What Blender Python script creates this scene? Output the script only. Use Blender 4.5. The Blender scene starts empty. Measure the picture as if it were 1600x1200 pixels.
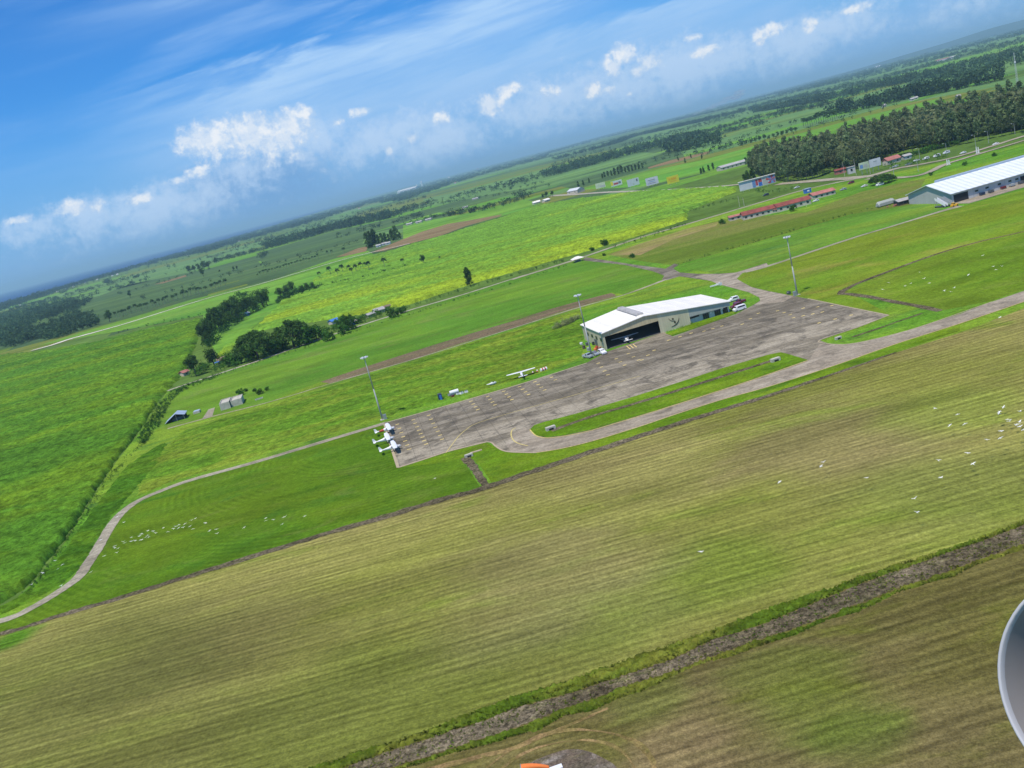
import bpy, bmesh, math, random
import numpy as np
from mathutils import Vector, Matrix
from mathutils.geometry import delaunay_2d_cdt
R = math.radians
random.seed(7); rng = np.random.default_rng(7)
scene = bpy.context.scene
COL = scene.collection

# ------------------------------------------------------------------ camera
F_PX, CAM_H = 1450.0, 75.0
ROLL = math.atan(0.2625); ST, CT = math.sin(ROLL), math.cos(ROLL)
PITCH = math.atan((800*ST + (600-456)*CT)/F_PX)
SP, CP = math.sin(PITCH), math.cos(PITCH)
cam_d = bpy.data.cameras.new("camera"); cam = bpy.data.objects.new("camera", cam_d); COL.objects.link(cam)
cam_d.sensor_width = 36.0; cam_d.lens = 36.0*F_PX/1600.0
cam_d.clip_start = 0.1; cam_d.clip_end = 150000.0
fw = Vector((0, CP, -SP)); up0 = Vector((0, SP, CP)); rt0 = Vector((1, 0, 0))
upv = up0*CT + rt0*ST          # the aeroplane banks: the horizon rises to the right
rtv = rt0*CT - up0*ST
M = Matrix(((rtv.x, upv.x, -fw.x, 0), (rtv.y, upv.y, -fw.y, 0), (rtv.z, upv.z, -fw.z, CAM_H), (0, 0, 0, 1)))
cam.matrix_world = M
scene.camera = cam

# ------------------------------------------------------------------ light
SUN_EL, SUN_DIR = R(66), Vector((-0.66, -0.75, 0)).normalized()   # direction towards the sun on the ground
to_sun = Vector((SUN_DIR.x*math.cos(SUN_EL), SUN_DIR.y*math.cos(SUN_EL), math.sin(SUN_EL)))
sl = bpy.data.lights.new("sun", 'SUN'); sl.energy = 4.4; sl.angle = R(0.53); sl.color = (1.0, 0.92, 0.78)
so = bpy.data.objects.new("sun", sl); COL.objects.link(so)
so.rotation_euler = to_sun.to_track_quat('Z', 'Y').to_euler()
scene.view_settings.view_transform = 'Standard'; scene.view_settings.look = 'None'
scene.view_settings.exposure = 0.0; scene.view_settings.gamma = 1.0
scene.cycles.use_denoising = True
scene.cycles.max_bounces = 6; scene.cycles.transparent_max_bounces = 8

# ------------------------------------------------------------------ photo pixel (1600x1200) -> place on the ground
def ray(x, y):
    dx, dy = x-800, y-600
    u = dx*CT - dy*ST; v = dx*ST + dy*CT
    return u, F_PX*CP - v*SP, -F_PX*SP - v*CP
def at(x, y, z=0.0):
    X, Y, Z = ray(x, y); t = (z-CAM_H)/Z
    return Vector((X*t, Y*t, z))
def proj(p):
    Z = p.z-CAM_H
    d = p.y*CP - Z*SP; v = (-p.y*SP - Z*CP)/d*F_PX; u = p.x/d*F_PX
    return 800+u*CT+v*ST, 600-u*ST+v*CT
def hgt(bx, by, ty):
    g = at(bx, by); lo, hi = 0.0, 300.0
    for _ in range(40):
        m = (lo+hi)/2
        if proj(Vector((g.x, g.y, m)))[1] > ty: lo = m
        else: hi = m
    return lo
def mpp(x, y):
    g = at(x, y); return (g.y*CP + CAM_H*SP)/F_PX
def azel(x, y):
    X, Y, Z = ray(x, y); return math.atan2(X, Y), math.atan2(Z, math.hypot(X, Y))
RUN = math.atan(0.135)          # the runway direction on the ground

# ------------------------------------------------------------------ node helpers
class NT:
    def __init__(s, tree): s.t = tree; s.n = tree.nodes; s.l = tree.links
    def node(s, typ, **kw):
        n = s.n.new(typ)
        for k, v in kw.items(): setattr(n, k, v)
        return n
    def put(s, sock, v):
        if isinstance(v, bpy.types.NodeSocket): s.l.new(v, sock)
        elif v is not None:
            if isinstance(v, (tuple, list)) and len(v) == 3 and sock.type == 'RGBA': v = (*v, 1)
            sock.default_value = v
    def math(s, op, a, b=None, c=None, clamp=False):
        n = s.node('ShaderNodeMath', operation=op, use_clamp=clamp)
        for i, v in enumerate((a, b, c)):
            if v is not None: s.put(n.inputs[i], v)
        return n.outputs[0]
    def mix(s, f, a, b, mode='MIX'):
        n = s.node('ShaderNodeMix', data_type='RGBA', blend_type=mode); n.clamp_factor = True
        s.put(n.inputs[0], f); s.put(n.inputs[6], a); s.put(n.inputs[7], b); return n.outputs[2]
    def ramp(s, v, lo, hi, a=0.0, b=1.0, smooth=True):
        n = s.node('ShaderNodeMapRange'); n.interpolation_type = 'SMOOTHSTEP' if smooth else 'LINEAR'
        s.put(n.inputs[0], v); n.inputs[1].default_value = lo; n.inputs[2].default_value = hi
        n.inputs[3].default_value = a; n.inputs[4].default_value = b; return n.outputs[0]
    def mapping(s, vec, rot=0.0, sc=(1, 1, 1), loc=(0, 0, 0)):
        n = s.node('ShaderNodeMapping'); s.put(n.inputs[0], vec)
        n.inputs[1].default_value = loc; n.inputs[2].default_value = (0, 0, rot); n.inputs[3].default_value = sc
        return n.outputs[0]
    def noise(s, vec, scale, detail=3.0, rough=0.55, dist=0.0):
        n = s.node('ShaderNodeTexNoise'); s.put(n.inputs['Vector'], vec)
        n.inputs['Scale'].default_value = scale; n.inputs['Detail'].default_value = detail
        n.inputs['Roughness'].default_value = rough; n.inputs['Distortion'].default_value = dist
        return n.outputs['Fac']
    def gain(s, col, v):      # multiply a colour by a scalar socket
        n = s.node('ShaderNodeCombineColor')
        for i in range(3): s.put(n.inputs[i], v)
        return s.mix(1.0, col, n.outputs[0], 'MULTIPLY')
    def bump(s, h, strength, dist):
        n = s.node('ShaderNodeBump'); s.put(n.inputs['Height'], h)
        n.inputs['Strength'].default_value = strength; n.inputs['Distance'].default_value = dist; return n.outputs[0]

def new_mat(name):
    m = bpy.data.materials.new(name); m.use_nodes = True; m.node_tree.nodes.clear()
    T = NT(m.node_tree); out = T.node('ShaderNodeOutputMaterial')
    return m, T, out
def paint(name, col, rough=0.5, metal=0.0, var=0.12, scale=1.5, bump=0.0, spec=0.4):
    m, T, out = new_mat(name)
    tc = T.node('ShaderNodeTexCoord').outputs['Object']
    n = T.noise(tc, scale, 4.0)
    g = T.ramp(n, 0.25, 0.75, 1-var, 1+var, False)
    c = T.gain(col, g)
    b = T.node('ShaderNodeBsdfPrincipled'); T.put(b.inputs['Base Color'], c)
    b.inputs['Roughness'].default_value = rough; b.inputs['Metallic'].default_value = metal
    b.inputs['Specular IOR Level'].default_value = spec
    if bump: T.put(b.inputs['Normal'], T.bump(n, bump, 0.05))
    T.l.new(b.outputs[0], out.inputs[0]); return m

def clad(name, col, axis, per, stain=0.2, rough=0.6, stcol=(0.30, 0.20, 0.10)):
    m, T, out = new_mat(name)
    tc = T.node('ShaderNodeTexCoord').outputs['Object']; sp_ = T.node('ShaderNodeSeparateXYZ'); T.put(sp_.inputs[0], tc)
    fr = T.math('FRACT', T.math('DIVIDE', sp_.outputs[axis], per)); seam = T.math('LESS_THAN', fr, 0.07)
    pn = T.node('ShaderNodeTexWhiteNoise', noise_dimensions='1D'); T.put(pn.inputs['W'], T.math('FLOOR', T.math('DIVIDE', sp_.outputs[axis], per)))
    g = T.math('MULTIPLY', T.ramp(pn.outputs['Value'], 0, 1, 0.92, 1.05, False), T.math('SUBTRACT', 1.0, T.math('MULTIPLY', seam, 0.18)))
    n1 = T.noise(T.mapping(tc, 0, (1.2, 1.2, 0.12)), 1.0, 5.0, 0.65); n2 = T.noise(tc, 0.25, 5.0, 0.6)
    c = T.mix(T.math('MULTIPLY', T.ramp(n1, 0.48, 0.75), T.math('MULTIPLY', T.ramp(n2, 0.4, 0.65), stain*2)), col, stcol)
    c = T.gain(c, T.math('MULTIPLY', g, T.ramp(n2, 0.3, 0.7, 0.93, 1.07, False)))
    b = T.node('ShaderNodeBsdfPrincipled'); T.put(b.inputs['Base Color'], c); b.inputs['Roughness'].default_value = rough; b.inputs['Specular IOR Level'].default_value = 0.25
    T.l.new(b.outputs[0], out.inputs[0]); return m
# ground materials: three colours mixed by noise of falling size, a fine grain on top
def soil(name, c1, c2, c3, s1=0.02, s2=0.09, s3=0.9, grain=0.35, stretch=3.0, rot=-RUN, t1=(0.4, 0.62), t2=(0.52, 0.72),
         stripe=None, rings=None, bump=0.35, bumpd=0.25, seed=0.0, spots=None):
    m, T, out = new_mat(name)
    pos = T.node('ShaderNodeNewGeometry').outputs['Position']
    p = T.mapping(pos, rot, (1/stretch, 1, 1), (seed, seed*0.7, 0))
    pi = T.mapping(pos, 0, (1, 1, 1), (seed, seed, 0))
    n1 = T.noise(p, s1, 4.0, 0.55, 0.6); n2 = T.noise(p, s2, 5.0, 0.6, 0.4)
    n3 = T.noise(pi, s3, 5.0, 0.7)
    c = T.mix(T.ramp(n1, *t1), c1, c2)
    c = T.mix(T.ramp(n2, *t2), c, c3)
    if spots:
        for (sx, sy, rad, scol, amt) in spots:
            d = T.node('ShaderNodeVectorMath', operation='DISTANCE'); T.put(d.inputs[0], pos); d.inputs[1].default_value = (sx, sy, 0)
            dd = T.math('ADD', d.outputs['Value'], T.math('MULTIPLY', T.math('SUBTRACT', n2, 0.5), rad*1.6))
            c = T.mix(T.ramp(dd, rad*0.35, rad, amt, 0.0), c, scol)
    n5 = T.noise(pi, s3*2.7, 3.0, 0.6)
    g = T.math('MULTIPLY', T.ramp(n3, 0.36, 0.64, 1-grain, 1+grain, False), T.ramp(n5, 0.36, 0.64, 1-grain*.6, 1+grain*.6, False))
    h = n3
    big = T.noise(T.mapping(pos, rot, (1/(stretch*1.6), 1, 1), (seed+9, seed, 0)), s2*.8, 5.0, 0.62, 0.8)
    g = T.math('MULTIPLY', g, T.ramp(big, 0.36, 0.66, 0.78, 1.20, False))
    dull = T.noise(T.mapping(pos, rot, (1/stretch, 1, 1), (seed+31, seed, 0)), s2*1.6, 6.0, 0.66, 0.6)
    c = T.mix(T.ramp(dull, 0.50, 0.74, 0.0, 0.55), c, T.mix(0.5, c, (0.20, 0.19, 0.06)))
    g = T.math('MULTIPLY', g, T.ramp(T.noise(pi, s3*.28, 4.0, 0.65), 0.34, 0.66, 1-grain*.45, 1+grain*.45, False))
    if stripe:
        per, amp, srot = stripe
        q = T.mapping(pos, srot)
        sep = T.node('ShaderNodeSeparateXYZ'); T.put(sep.inputs[0], q)
        ns = T.noise(T.mapping(pos, srot, (0.03, 0.3, 1)), 1.0, 3.0)
        ph = T.math('ADD', T.math('MULTIPLY', sep.outputs[1], 2*math.pi/per), T.math('MULTIPLY', ns, 5.0))
        w = T.math('SINE', ph)
        amps = T.ramp(T.noise(T.mapping(pos, srot, (0.06, 0.35, 1)), 1.0, 4.0), 0.3, 0.7, amp*0.25, amp*1.3)
        g = T.math('MULTIPLY', g, T.math('ADD', 1.0, T.math('MULTIPLY', w, amps)))
        # long streaks of dry straw
        st = T.noise(T.mapping(pos, srot, (0.05, 1.1, 1)), 1.0, 3.0, 0.6)
        g = T.math('MULTIPLY', g, T.ramp(st, 0.34, 0.66, 0.78, 1.22, False))
        h = T.math('ADD', h, T.math('MULTIPLY', w, 0.25))
    if rings:
        cx, cy, per, amp = rings
        d = T.node('ShaderNodeVectorMath', operation='DISTANCE'); T.put(d.inputs[0], pos); d.inputs[1].default_value = (cx, cy, 0)
        w = T.math('SINE', T.math('MULTIPLY', d.outputs['Value'], 2*math.pi/per))
        am = T.ramp(T.noise(pi, 0.05, 2.0), 0.4, 0.65, 0.0, amp)
        g = T.math('MULTIPLY', g, T.math('ADD', 1.0, T.math('MULTIPLY', w, am)))
    c = T.gain(c, g)
    b = T.node('ShaderNodeBsdfPrincipled'); T.put(b.inputs['Base Color'], c)
    b.inputs['Roughness'].default_value = 1.0; b.inputs['Specular IOR Level'].default_value = 0.0
    if bump: T.put(b.inputs['Normal'], T.bump(h, bump, bumpd))
    T.l.new(b.outputs[0], out.inputs[0]); return m

def foliage(name, col, dark=0.55, light=1.5, scale=0.25, trans=0.25, tint=None, tscale=0.03, grad=None):
    m, T, out = new_mat(name)
    pos = T.node('ShaderNodeNewGeometry').outputs['Position']
    oi = T.node('ShaderNodeObjectInfo').outputs['Random']
    n = T.noise(pos, scale, 4.0, 0.65)
    g = T.ramp(n, 0.33, 0.67, dark, light, False)
    if grad or tint: g = T.math('MULTIPLY', g, T.ramp(T.noise(T.mapping(pos, -RUN, (0.25, 1, 1), (40, 7, 0)), scale*.16, 5.0, 0.65, 0.8), 0.36, 0.64, 0.74, 1.22, False))
    g = T.math('MULTIPLY', g, T.ramp(oi, 0, 1, 0.75, 1.28, False))
    g = T.math('MULTIPLY', g, T.ramp(T.noise(pos, scale*5, 3.0, 0.6), 0.36, 0.64, 0.78, 1.22, False))
    c = col
    if tint:
        tn = T.noise(T.mapping(pos, -RUN, (0.35, 1, 1)), tscale, 5.0, 0.65, 0.5)
        if grad:
            sp_ = T.node('ShaderNodeSeparateXYZ'); T.put(sp_.inputs[0], pos)
            tn = T.math('ADD', tn, T.ramp(sp_.outputs[1], grad[0], grad[1], -0.10, 0.16, False))
        c = T.mix(T.ramp(tn, 0.4, 0.65), col, tint)
    c = T.gain(c, g)
    d = T.node('ShaderNodeBsdfDiffuse'); T.put(d.inputs[0], c)
    t = T.node('ShaderNodeBsdfTranslucent'); T.put(t.inputs[0], c)
    mx = T.node('ShaderNodeMixShader'); mx.inputs[0].default_value = trans
    T.l.new(d.outputs[0], mx.inputs[1]); T.l.new(t.outputs[0], mx.inputs[2]); T.l.new(mx.outputs[0], out.inputs[0]); return m

# ------------------------------------------------------------------ sky with clouds (placed by azimuth / elevation)
world = bpy.data.worlds.new("World"); scene.world = world; world.use_nodes = True
W = NT(world.node_tree); W.n.clear()
SKY = 0.10
wo = W.node('ShaderNodeOutputWorld'); bg = W.node('ShaderNodeBackground'); bg.inputs[1].default_value = SKY
W.l.new(bg.outputs[0], wo.inputs[0])
sky = W.node('ShaderNodeTexSky', sky_type='NISHITA'); sky.sun_disc = False
sky.sun_elevation = SUN_EL; sky.sun_rotation = math.atan2(to_sun.x, to_sun.y)
sky.altitude = 100; sky.air_density = 1.0; sky.dust_density = 0.6; sky.ozone_density = 2.5
skyc = W.mix(1.0, sky.outputs[0], (0.26, 0.80, 1.45), 'MULTIPLY')
dirv = W.node('ShaderNodeTexCoord').outputs['Generated']
sx = W.node('ShaderNodeSeparateXYZ'); W.put(sx.inputs[0], dirv)
AZ = W.math('ARCTAN2', sx.outputs[0], sx.outputs[1]); EL = W.math('ARCSINE', sx.outputs[2])
def vec2(a, b, c=0.0):
    n = W.node('ShaderNodeCombineXYZ'); W.put(n.inputs[0], a); W.put(n.inputs[1], b); W.put(n.inputs[2], c); return n.outputs[0]
AE = vec2(AZ, EL)
puff = W.noise(AE, 34.0, 7.0, 0.62, 0.3); puff2 = W.noise(AE, 110.0, 6.0, 0.65)
def cw(v): return tuple(x/SKY for x in v)
# high thin cloud drawn out in streaks
SKEW = W.math('SUBTRACT', EL, W.math('MULTIPLY', AZ, 0.07))
ci = W.noise(vec2(W.math('MULTIPLY', AZ, 2.2), W.math('MULTIPLY', SKEW, 13.0)), 1.6, 6.0, 0.58, 0.5)
cifine = W.noise(vec2(W.math('MULTIPLY', AZ, 6.0), W.math('MULTIPLY', SKEW, 60.0)), 1.6, 4.0, 0.6, 0.3)
civ = W.math('ADD', W.math('MULTIPLY', ci, 0.8), W.math('MULTIPLY', cifine, 0.2))
cimask = W.math('MULTIPLY', W.ramp(civ, 0.46, 0.68), W.ramp(EL, 0.0, 0.06))
cimask = W.math('MULTIPLY', cimask, W.math('MULTIPLY', W.ramp(EL, 0.50, 0.16), W.ramp(AZ, -0.5, 0.25, 0.15, 1.0)))
skyc = W.mix(W.math('MULTIPLY', cimask, 0.75), skyc, cw((0.44, 0.67, 1.0)))
def band(pts, half, amt):      # one soft streak through sky points
    global skyc
    (a0, e0), (a1, e1) = azel(*pts[0]), azel(*pts[1])
    sl_ = (e1-e0)/(a1-a0)
    e = W.math('ADD', e0, W.math('MULTIPLY', W.math('SUBTRACT', AZ, a0), sl_))
    d = W.math('SUBTRACT', EL, e)
    d = W.math('ADD', d, W.math('MULTIPLY', W.math('SUBTRACT', ci, 0.5), half*2.2))
    up_ = W.ramp(d, half*0.35, 0.0); dn = W.ramp(d, -half*1.6, 0.0)
    along = W.math('MULTIPLY', W.ramp(AZ, a0-0.02, a0+0.18), W.ramp(AZ, a1+0.2, a1-0.02))
    m_ = W.math('MULTIPLY', W.math('MULTIPLY', up_, dn), W.math('MULTIPLY', along, amt))
    m_ = W.math('MULTIPLY', m_, W.ramp(cifine, 0.2, 0.7, 0.6, 1.0))
    skyc = W.mix(m_, skyc, cw((0.48, 0.71, 1.0)))
band(((120, 205), (760, 10)), 0.06, 0.9)
band(((130, 275), (1100, 20)), 0.055, 0.85)
band(((60, 190), (200, 150)), 0.01, 0.3)
band(((0, 50), (330, -20)), 0.03, 0.3)
# pale veil low down
skyc = W.mix(W.ramp(EL, 0.17, 0.0, 0.0, 0.80), skyc, cw((0.25, 0.48, 0.86)))
# shaded cloud base, then sunlit heaps: (x, y, half width px, up px, down px, strength)
def blobs(lst, wob, thr):
    tot = None
    for (x, y, rx, ru, rd, s) in lst:
        a0, e0 = azel(x, y); k = 1/F_PX
        da = W.math('DIVIDE', W.math('SUBTRACT', AZ, a0), rx*k)
        t = W.math('SUBTRACT', EL, e0)
        dv = W.math('MAXIMUM', W.math('DIVIDE', t, ru*k), W.math('DIVIDE', t, -rd*k))
        r2 = W.math('ADD', W.math('MULTIPLY', da, da), W.math('MULTIPLY', dv, dv))
        v = W.math('SUBTRACT', s, W.math('SQRT', r2))
        tot = v if tot is None else W.math('MAXIMUM', tot, v)
    nn = W.math('ADD', W.math('SUBTRACT', puff, 0.5), W.math('MULTIPLY', W.math('SUBTRACT', puff2, 0.5), 0.9))
    return W.math('ADD', tot, W.math('MULTIPLY', nn, wob))
base = blobs([(400, 285, 125, 45, 70, 1.35), (300, 300, 60, 30, 40, 0.8), (740, 245, 90, 30, 40, 0.6)], 1.2, 0)
skyc = W.mix(W.ramp(base, 0.0, 1.0, 0.0, 0.85), skyc, cw((0.17, 0.38, 0.72)))
soft = blobs([(150, 330, 140, 30, 60, 0.9), (60, 350, 90, 25, 40, 0.8), (560, 230, 130, 35, 60, 0.7), (690, 215, 110, 36, 50, 1.0), (620, 205, 170, 34, 60, .9), (250, 320, 220, 46, 60, .9), (480, 215, 90, 40, 60, .9), (880, 150, 200, 50, 70, .9), (1060, 105, 160, 50, 70, 1.0), (1230, 70, 140, 45, 60, .9),
              (830, 170, 110, 40, 60, 0.85), (990, 130, 120, 50, 60, 0.9), (1130, 95, 110, 40, 50, 0.8), (1300, 40, 150, 40, 60, 0.8), (1500, 10, 150, 40, 50, 0.6), (380, 260, 150, 40, 60, 0.7)], 1.5, 0)
skyc = W.mix(W.ramp(soft, -0.1, 0.9, 0.0, 0.85), skyc, cw((0.54, 0.72, 0.97)))
heap = blobs([(330, 215, 55, 28, 30, 1.0), (385, 205, 60, 26, 40, 1.0), (452, 195, 38, 26, 40, 1.0), (300, 222, 30, 16, 16, 0.9), (430, 215, 50, 20, 40, 0.9),
              (338, 243, 11, 10, 12, 0.9), (310, 268, 26, 10, 12, 0.8), (278, 281, 22, 8, 9, 0.7),
              (110, 325, 34, 16, 16, 0.75), (152, 322, 20, 12, 14, 0.7), (35, 342, 26, 9, 9, 0.65), (215, 312, 30, 14, 16, 0.55),
              (562, 175, 26, 10, 10, 0.75), (530, 190, 20, 8, 8, 0.5), (690, 184, 17, 12, 14, 0.85), (645, 217, 14, 12, 13, 0.75), (607, 236, 9, 9, 10, 0.7),
              (792, 142, 22, 12, 12, 1.0), (765, 162, 22, 16, 18, 0.95), (860, 143, 18, 12, 18, 0.8), (925, 140, 22, 14, 18, 0.75), (950, 140, 16, 10, 14, 0.6),
              (972, 84, 20, 16, 18, 1.0), (958, 104, 14, 14, 22, 0.95), (1015, 98, 24, 15, 16, 0.85), (995, 112, 14, 14, 16, 0.85), (1085, 58, 20, 7, 7, 0.8), (1102, 80, 22, 9, 9, 0.9),
              (1203, 46, 22, 10, 12, 0.9), (1188, 56, 13, 8, 14, 0.8), (1340, 12, 26, 7, 8, 0.75), (1265, 38, 20, 14, 16, 0.5), (985, 147, 10, 6, 6, 0.6)], 1.1, 0)
hm = W.ramp(heap, -0.18, 0.34, 0.0, 0.95)
lit_ = W.math('ADD', W.math('SUBTRACT', W.noise(AE, 34.0, 7.0, 0.62, 0.3), W.noise(vec2(W.math('ADD', AZ, -0.006), W.math('ADD', EL, 0.010)), 34.0, 7.0, 0.62, 0.3)), W.math('MULTIPLY', W.math('SUBTRACT', puff2, 0.5), 0.25))
hc = W.mix(W.ramp(W.math('ADD', heap, W.math('MULTIPLY', W.math('SUBTRACT', puff2, 0.5), 1.6)), 0.05, 0.75), cw((0.46, 0.65, 0.92)), cw((0.84, 0.90, 0.98)))
hc = W.mix(W.ramp(lit_, -0.02, 0.16), W.mix(0.35, hc, cw((0.56, 0.72, 0.94))), W.mix(0.6, hc, cw((0.98, 0.99, 1.0))))
skyc = W.mix(hm, skyc, hc)
W.put(bg.inputs[0], skyc)

# ------------------------------------------------------------------ object helpers
def tag(o, label=None, cat=None, group=None, kind=None):
    if label: o['label'] = label
    if cat: o['category'] = cat
    if group: o['group'] = group
    if kind: o['kind'] = kind
    return o
def link(name, me, m=None, parent=None):
    o = bpy.data.objects.new(name, me); COL.objects.link(o)
    if m is not None and not me.materials: me.materials.append(m)
    if parent is not None: o.parent = parent
    return o
def thing(name, loc, rz, label, cat, group=None):
    o = bpy.data.objects.new(name, None); COL.objects.link(o)
    o.location = loc; o.rotation_euler = (0, 0, rz); o.empty_display_size = 1.0
    return tag(o, label, cat, group)
def dup(root, loc, rz=0.0, sc=1.0, label=None, group=None):
    r = root.copy(); COL.objects.link(r); r.location = loc; r.rotation_euler = (0, 0, rz); r.scale = (sc, sc, sc)
    if label: r['label'] = label
    if group: r['group'] = group
    for ch in list(root.children):
        c = ch.copy(); COL.objects.link(c); c.parent = r
        for g in list(ch.children):
            d = g.copy(); COL.objects.link(d); d.parent = c
    return r
def arr_mesh(name, v, f):
    v = np.asarray(v, dtype=np.float32); f = np.asarray(f, dtype=np.int32)
    me = bpy.data.meshes.new(name); n = f.shape[1]
    me.vertices.add(len(v)); me.vertices.foreach_set('co', v.ravel())
    me.loops.add(f.size); me.loops.foreach_set('vertex_index', f.ravel())
    me.polygons.add(len(f)); me.polygons.foreach_set('loop_start', np.arange(0, f.size, n, dtype=np.int32))
    me.update(calc_edges=True); return me
class MB:
    def __init__(s): s.v = []; s.f = []
    def add(s, vs, fs):
        b = len(s.v); s.v += [tuple(p) for p in vs]; s.f += [tuple(i+b for i in f) for f in fs]; return s
    def box(s, c, d, rz=0.0, taper=(1, 1)):
        x, y, z = d[0]/2, d[1]/2, d[2]/2; cr, sr = math.cos(rz), math.sin(rz); vs = []
        for k in (-1, 1):
            tx, ty = (taper if k == 1 else (1, 1))
            for (i, j) in ((-1, -1), (1, -1), (1, 1), (-1, 1)):
                a, b = i*x*tx, j*y*ty
                vs.append((c[0]+a*cr-b*sr, c[1]+a*sr+b*cr, c[2]+k*z))
        return s.add(vs, [(0, 3, 2, 1), (4, 5, 6, 7), (0, 1, 5, 4), (1, 2, 6, 5), (2, 3, 7, 6), (3, 0, 4, 7)])
    def tube(s, p0, p1, r0, r1=None, n=8):
        r1 = r0 if r1 is None else r1; p0, p1 = Vector(p0), Vector(p1); d = (p1-p0).normalized()
        a = d.orthogonal().normalized(); b = d.cross(a); vs = []
        for p, r in ((p0, r0), (p1, r1)):
            for i in range(n):
                t = 2*math.pi*i/n; vs.append(p + a*(r*math.cos(t)) + b*(r*math.sin(t)))
        fs = [(i, (i+1) % n, n+(i+1) % n, n+i) for i in range(n)] + [tuple(range(n-1, -1, -1)), tuple(range(n, 2*n))]
        return s.add(vs, fs)
    def loft(s, rings, caps=True):
        n = len(rings[0]); vs = [p for r in rings for p in r]; fs = []
        for k in range(len(rings)-1):
            for i in range(n): fs.append((k*n+i, k*n+(i+1) % n, (k+1)*n+(i+1) % n, (k+1)*n+i))
        if caps: fs += [tuple(range(n-1, -1, -1)), tuple((len(rings)-1)*n+i for i in range(n))]
        return s.add(vs, fs)
    def prism(s, pts, z0, z1):
        n = len(pts); vs = [(p[0], p[1], z0) for p in pts] + [(p[0], p[1], z1) for p in pts]
        return s.add(vs, [tuple(range(n-1, -1, -1)), tuple(range(n, 2*n))] + [(i, (i+1) % n, n+(i+1) % n, n+i) for i in range(n)])
    def build(s, name, m, parent=None, smooth=False):
        me = bpy.data.meshes.new(name); me.from_pydata(s.v, [], s.f); 
        bm = bmesh.new(); bm.from_mesh(me); bmesh.ops.recalc_face_normals(bm, faces=bm.faces); bm.to_mesh(me); bm.free()
        if smooth:
            for p in me.polygons: p.use_smooth = True
        me.update(); return link(name, me, m, parent)

# value noise in numpy
_H = rng.random((512, 512)).astype(np.float32)
def vn(x, y):
    xi = np.floor(x).astype(int); yi = np.floor(y).astype(int); fx = x-xi; fy = y-yi
    fx = fx*fx*(3-2*fx); fy = fy*fy*(3-2*fy)
    a = _H[xi % 512, yi % 512]; b = _H[(xi+1) % 512, yi % 512]; c = _H[xi % 512, (yi+1) % 512]; d = _H[(xi+1) % 512, (yi+1) % 512]
    return (a*(1-fx)+b*fx)*(1-fy) + (c*(1-fx)+d*fx)*fy
def inside(poly, x, y):
    r = np.zeros(x.shape, bool); n = len(poly)
    for i in range(n):
        x0, y0 = poly[i]; x1, y1 = poly[(i+1) % n]
        if y0 == y1: continue
        c = ((y0 > y) != (y1 > y)) & (x < (x1-x0)*(y-y0)/(y1-y0)+x0); r ^= c
    return r
def G(pts): return [(at(x, y).x, at(x, y).y) for x, y in pts]

# flat sheet from a photo outline
def sheet(name, px, z, m, label, cat, kind='structure', world_pts=None, parent=None):
    pts = world_pts or G(px)
    V, E_, Fc = delaunay_2d_cdt([Vector(p) for p in pts], [], [list(range(len(pts)))], 1, 1e-4)[:3]
    Fc = [f if (V[f[1]]-V[f[0]]).cross(V[f[2]]-V[f[0]]) > 0 else f[::-1] for f in Fc]
    me = bpy.data.meshes.new(name); me.from_pydata([(p.x, p.y, z) for p in V], [], Fc); me.update()
    o = link(name, me, m, parent)
    if parent is None: tag(o, label, cat, kind=kind)
    return o
# ribbon along a photo polyline; width in metres (number or one per point)
def smooth_line(p, k=6):
    P = [Vector(q) for q in p]; out = []
    for i in range(len(P)-1):
        p0, p1, p2, p3 = P[max(i-1, 0)], P[i], P[i+1], P[min(i+2, len(P)-1)]
        for j in range(k):
            t = j/k
            out.append(0.5*((2*p1)+(-p0+p2)*t+(2*p0-5*p1+4*p2-p3)*t*t+(-p0+3*p1-3*p2+p3)*t**3))
    return out+[P[-1]]
def ribbon(name, px, w, z, m, label, cat, kind='structure', jitter=0.0, k=6, parent=None):
    L = smooth_line(G(px), k); n = len(L); vs = []; fs = []
    ws = [w]*n if not isinstance(w, (list, tuple)) else list(np.interp(np.linspace(0, 1, n), np.linspace(0, 1, len(w)), w))
    for i, p in enumerate(L):
        d = (L[min(i+1, n-1)]-L[max(i-1, 0)]).normalized(); nr = Vector((-d.y, d.x)); a = ws[i]/2
        j1, j2 = 1+random.uniform(-jitter, jitter), 1+random.uniform(-jitter, jitter)
        vs += [(p.x+nr.x*a*j1, p.y+nr.y*a*j1, z), (p.x-nr.x*a*j2, p.y-nr.y*a*j2, z)]
    for i in range(n-1): fs.append((2*i+1, 2*i+3, 2*i+2, 2*i))
    me = bpy.data.meshes.new(name); me.from_pydata(vs, [], fs); me.update()
    o = link(name, me, m, parent)
    if parent is None: tag(o, label, cat, kind=kind)
    return o
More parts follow.
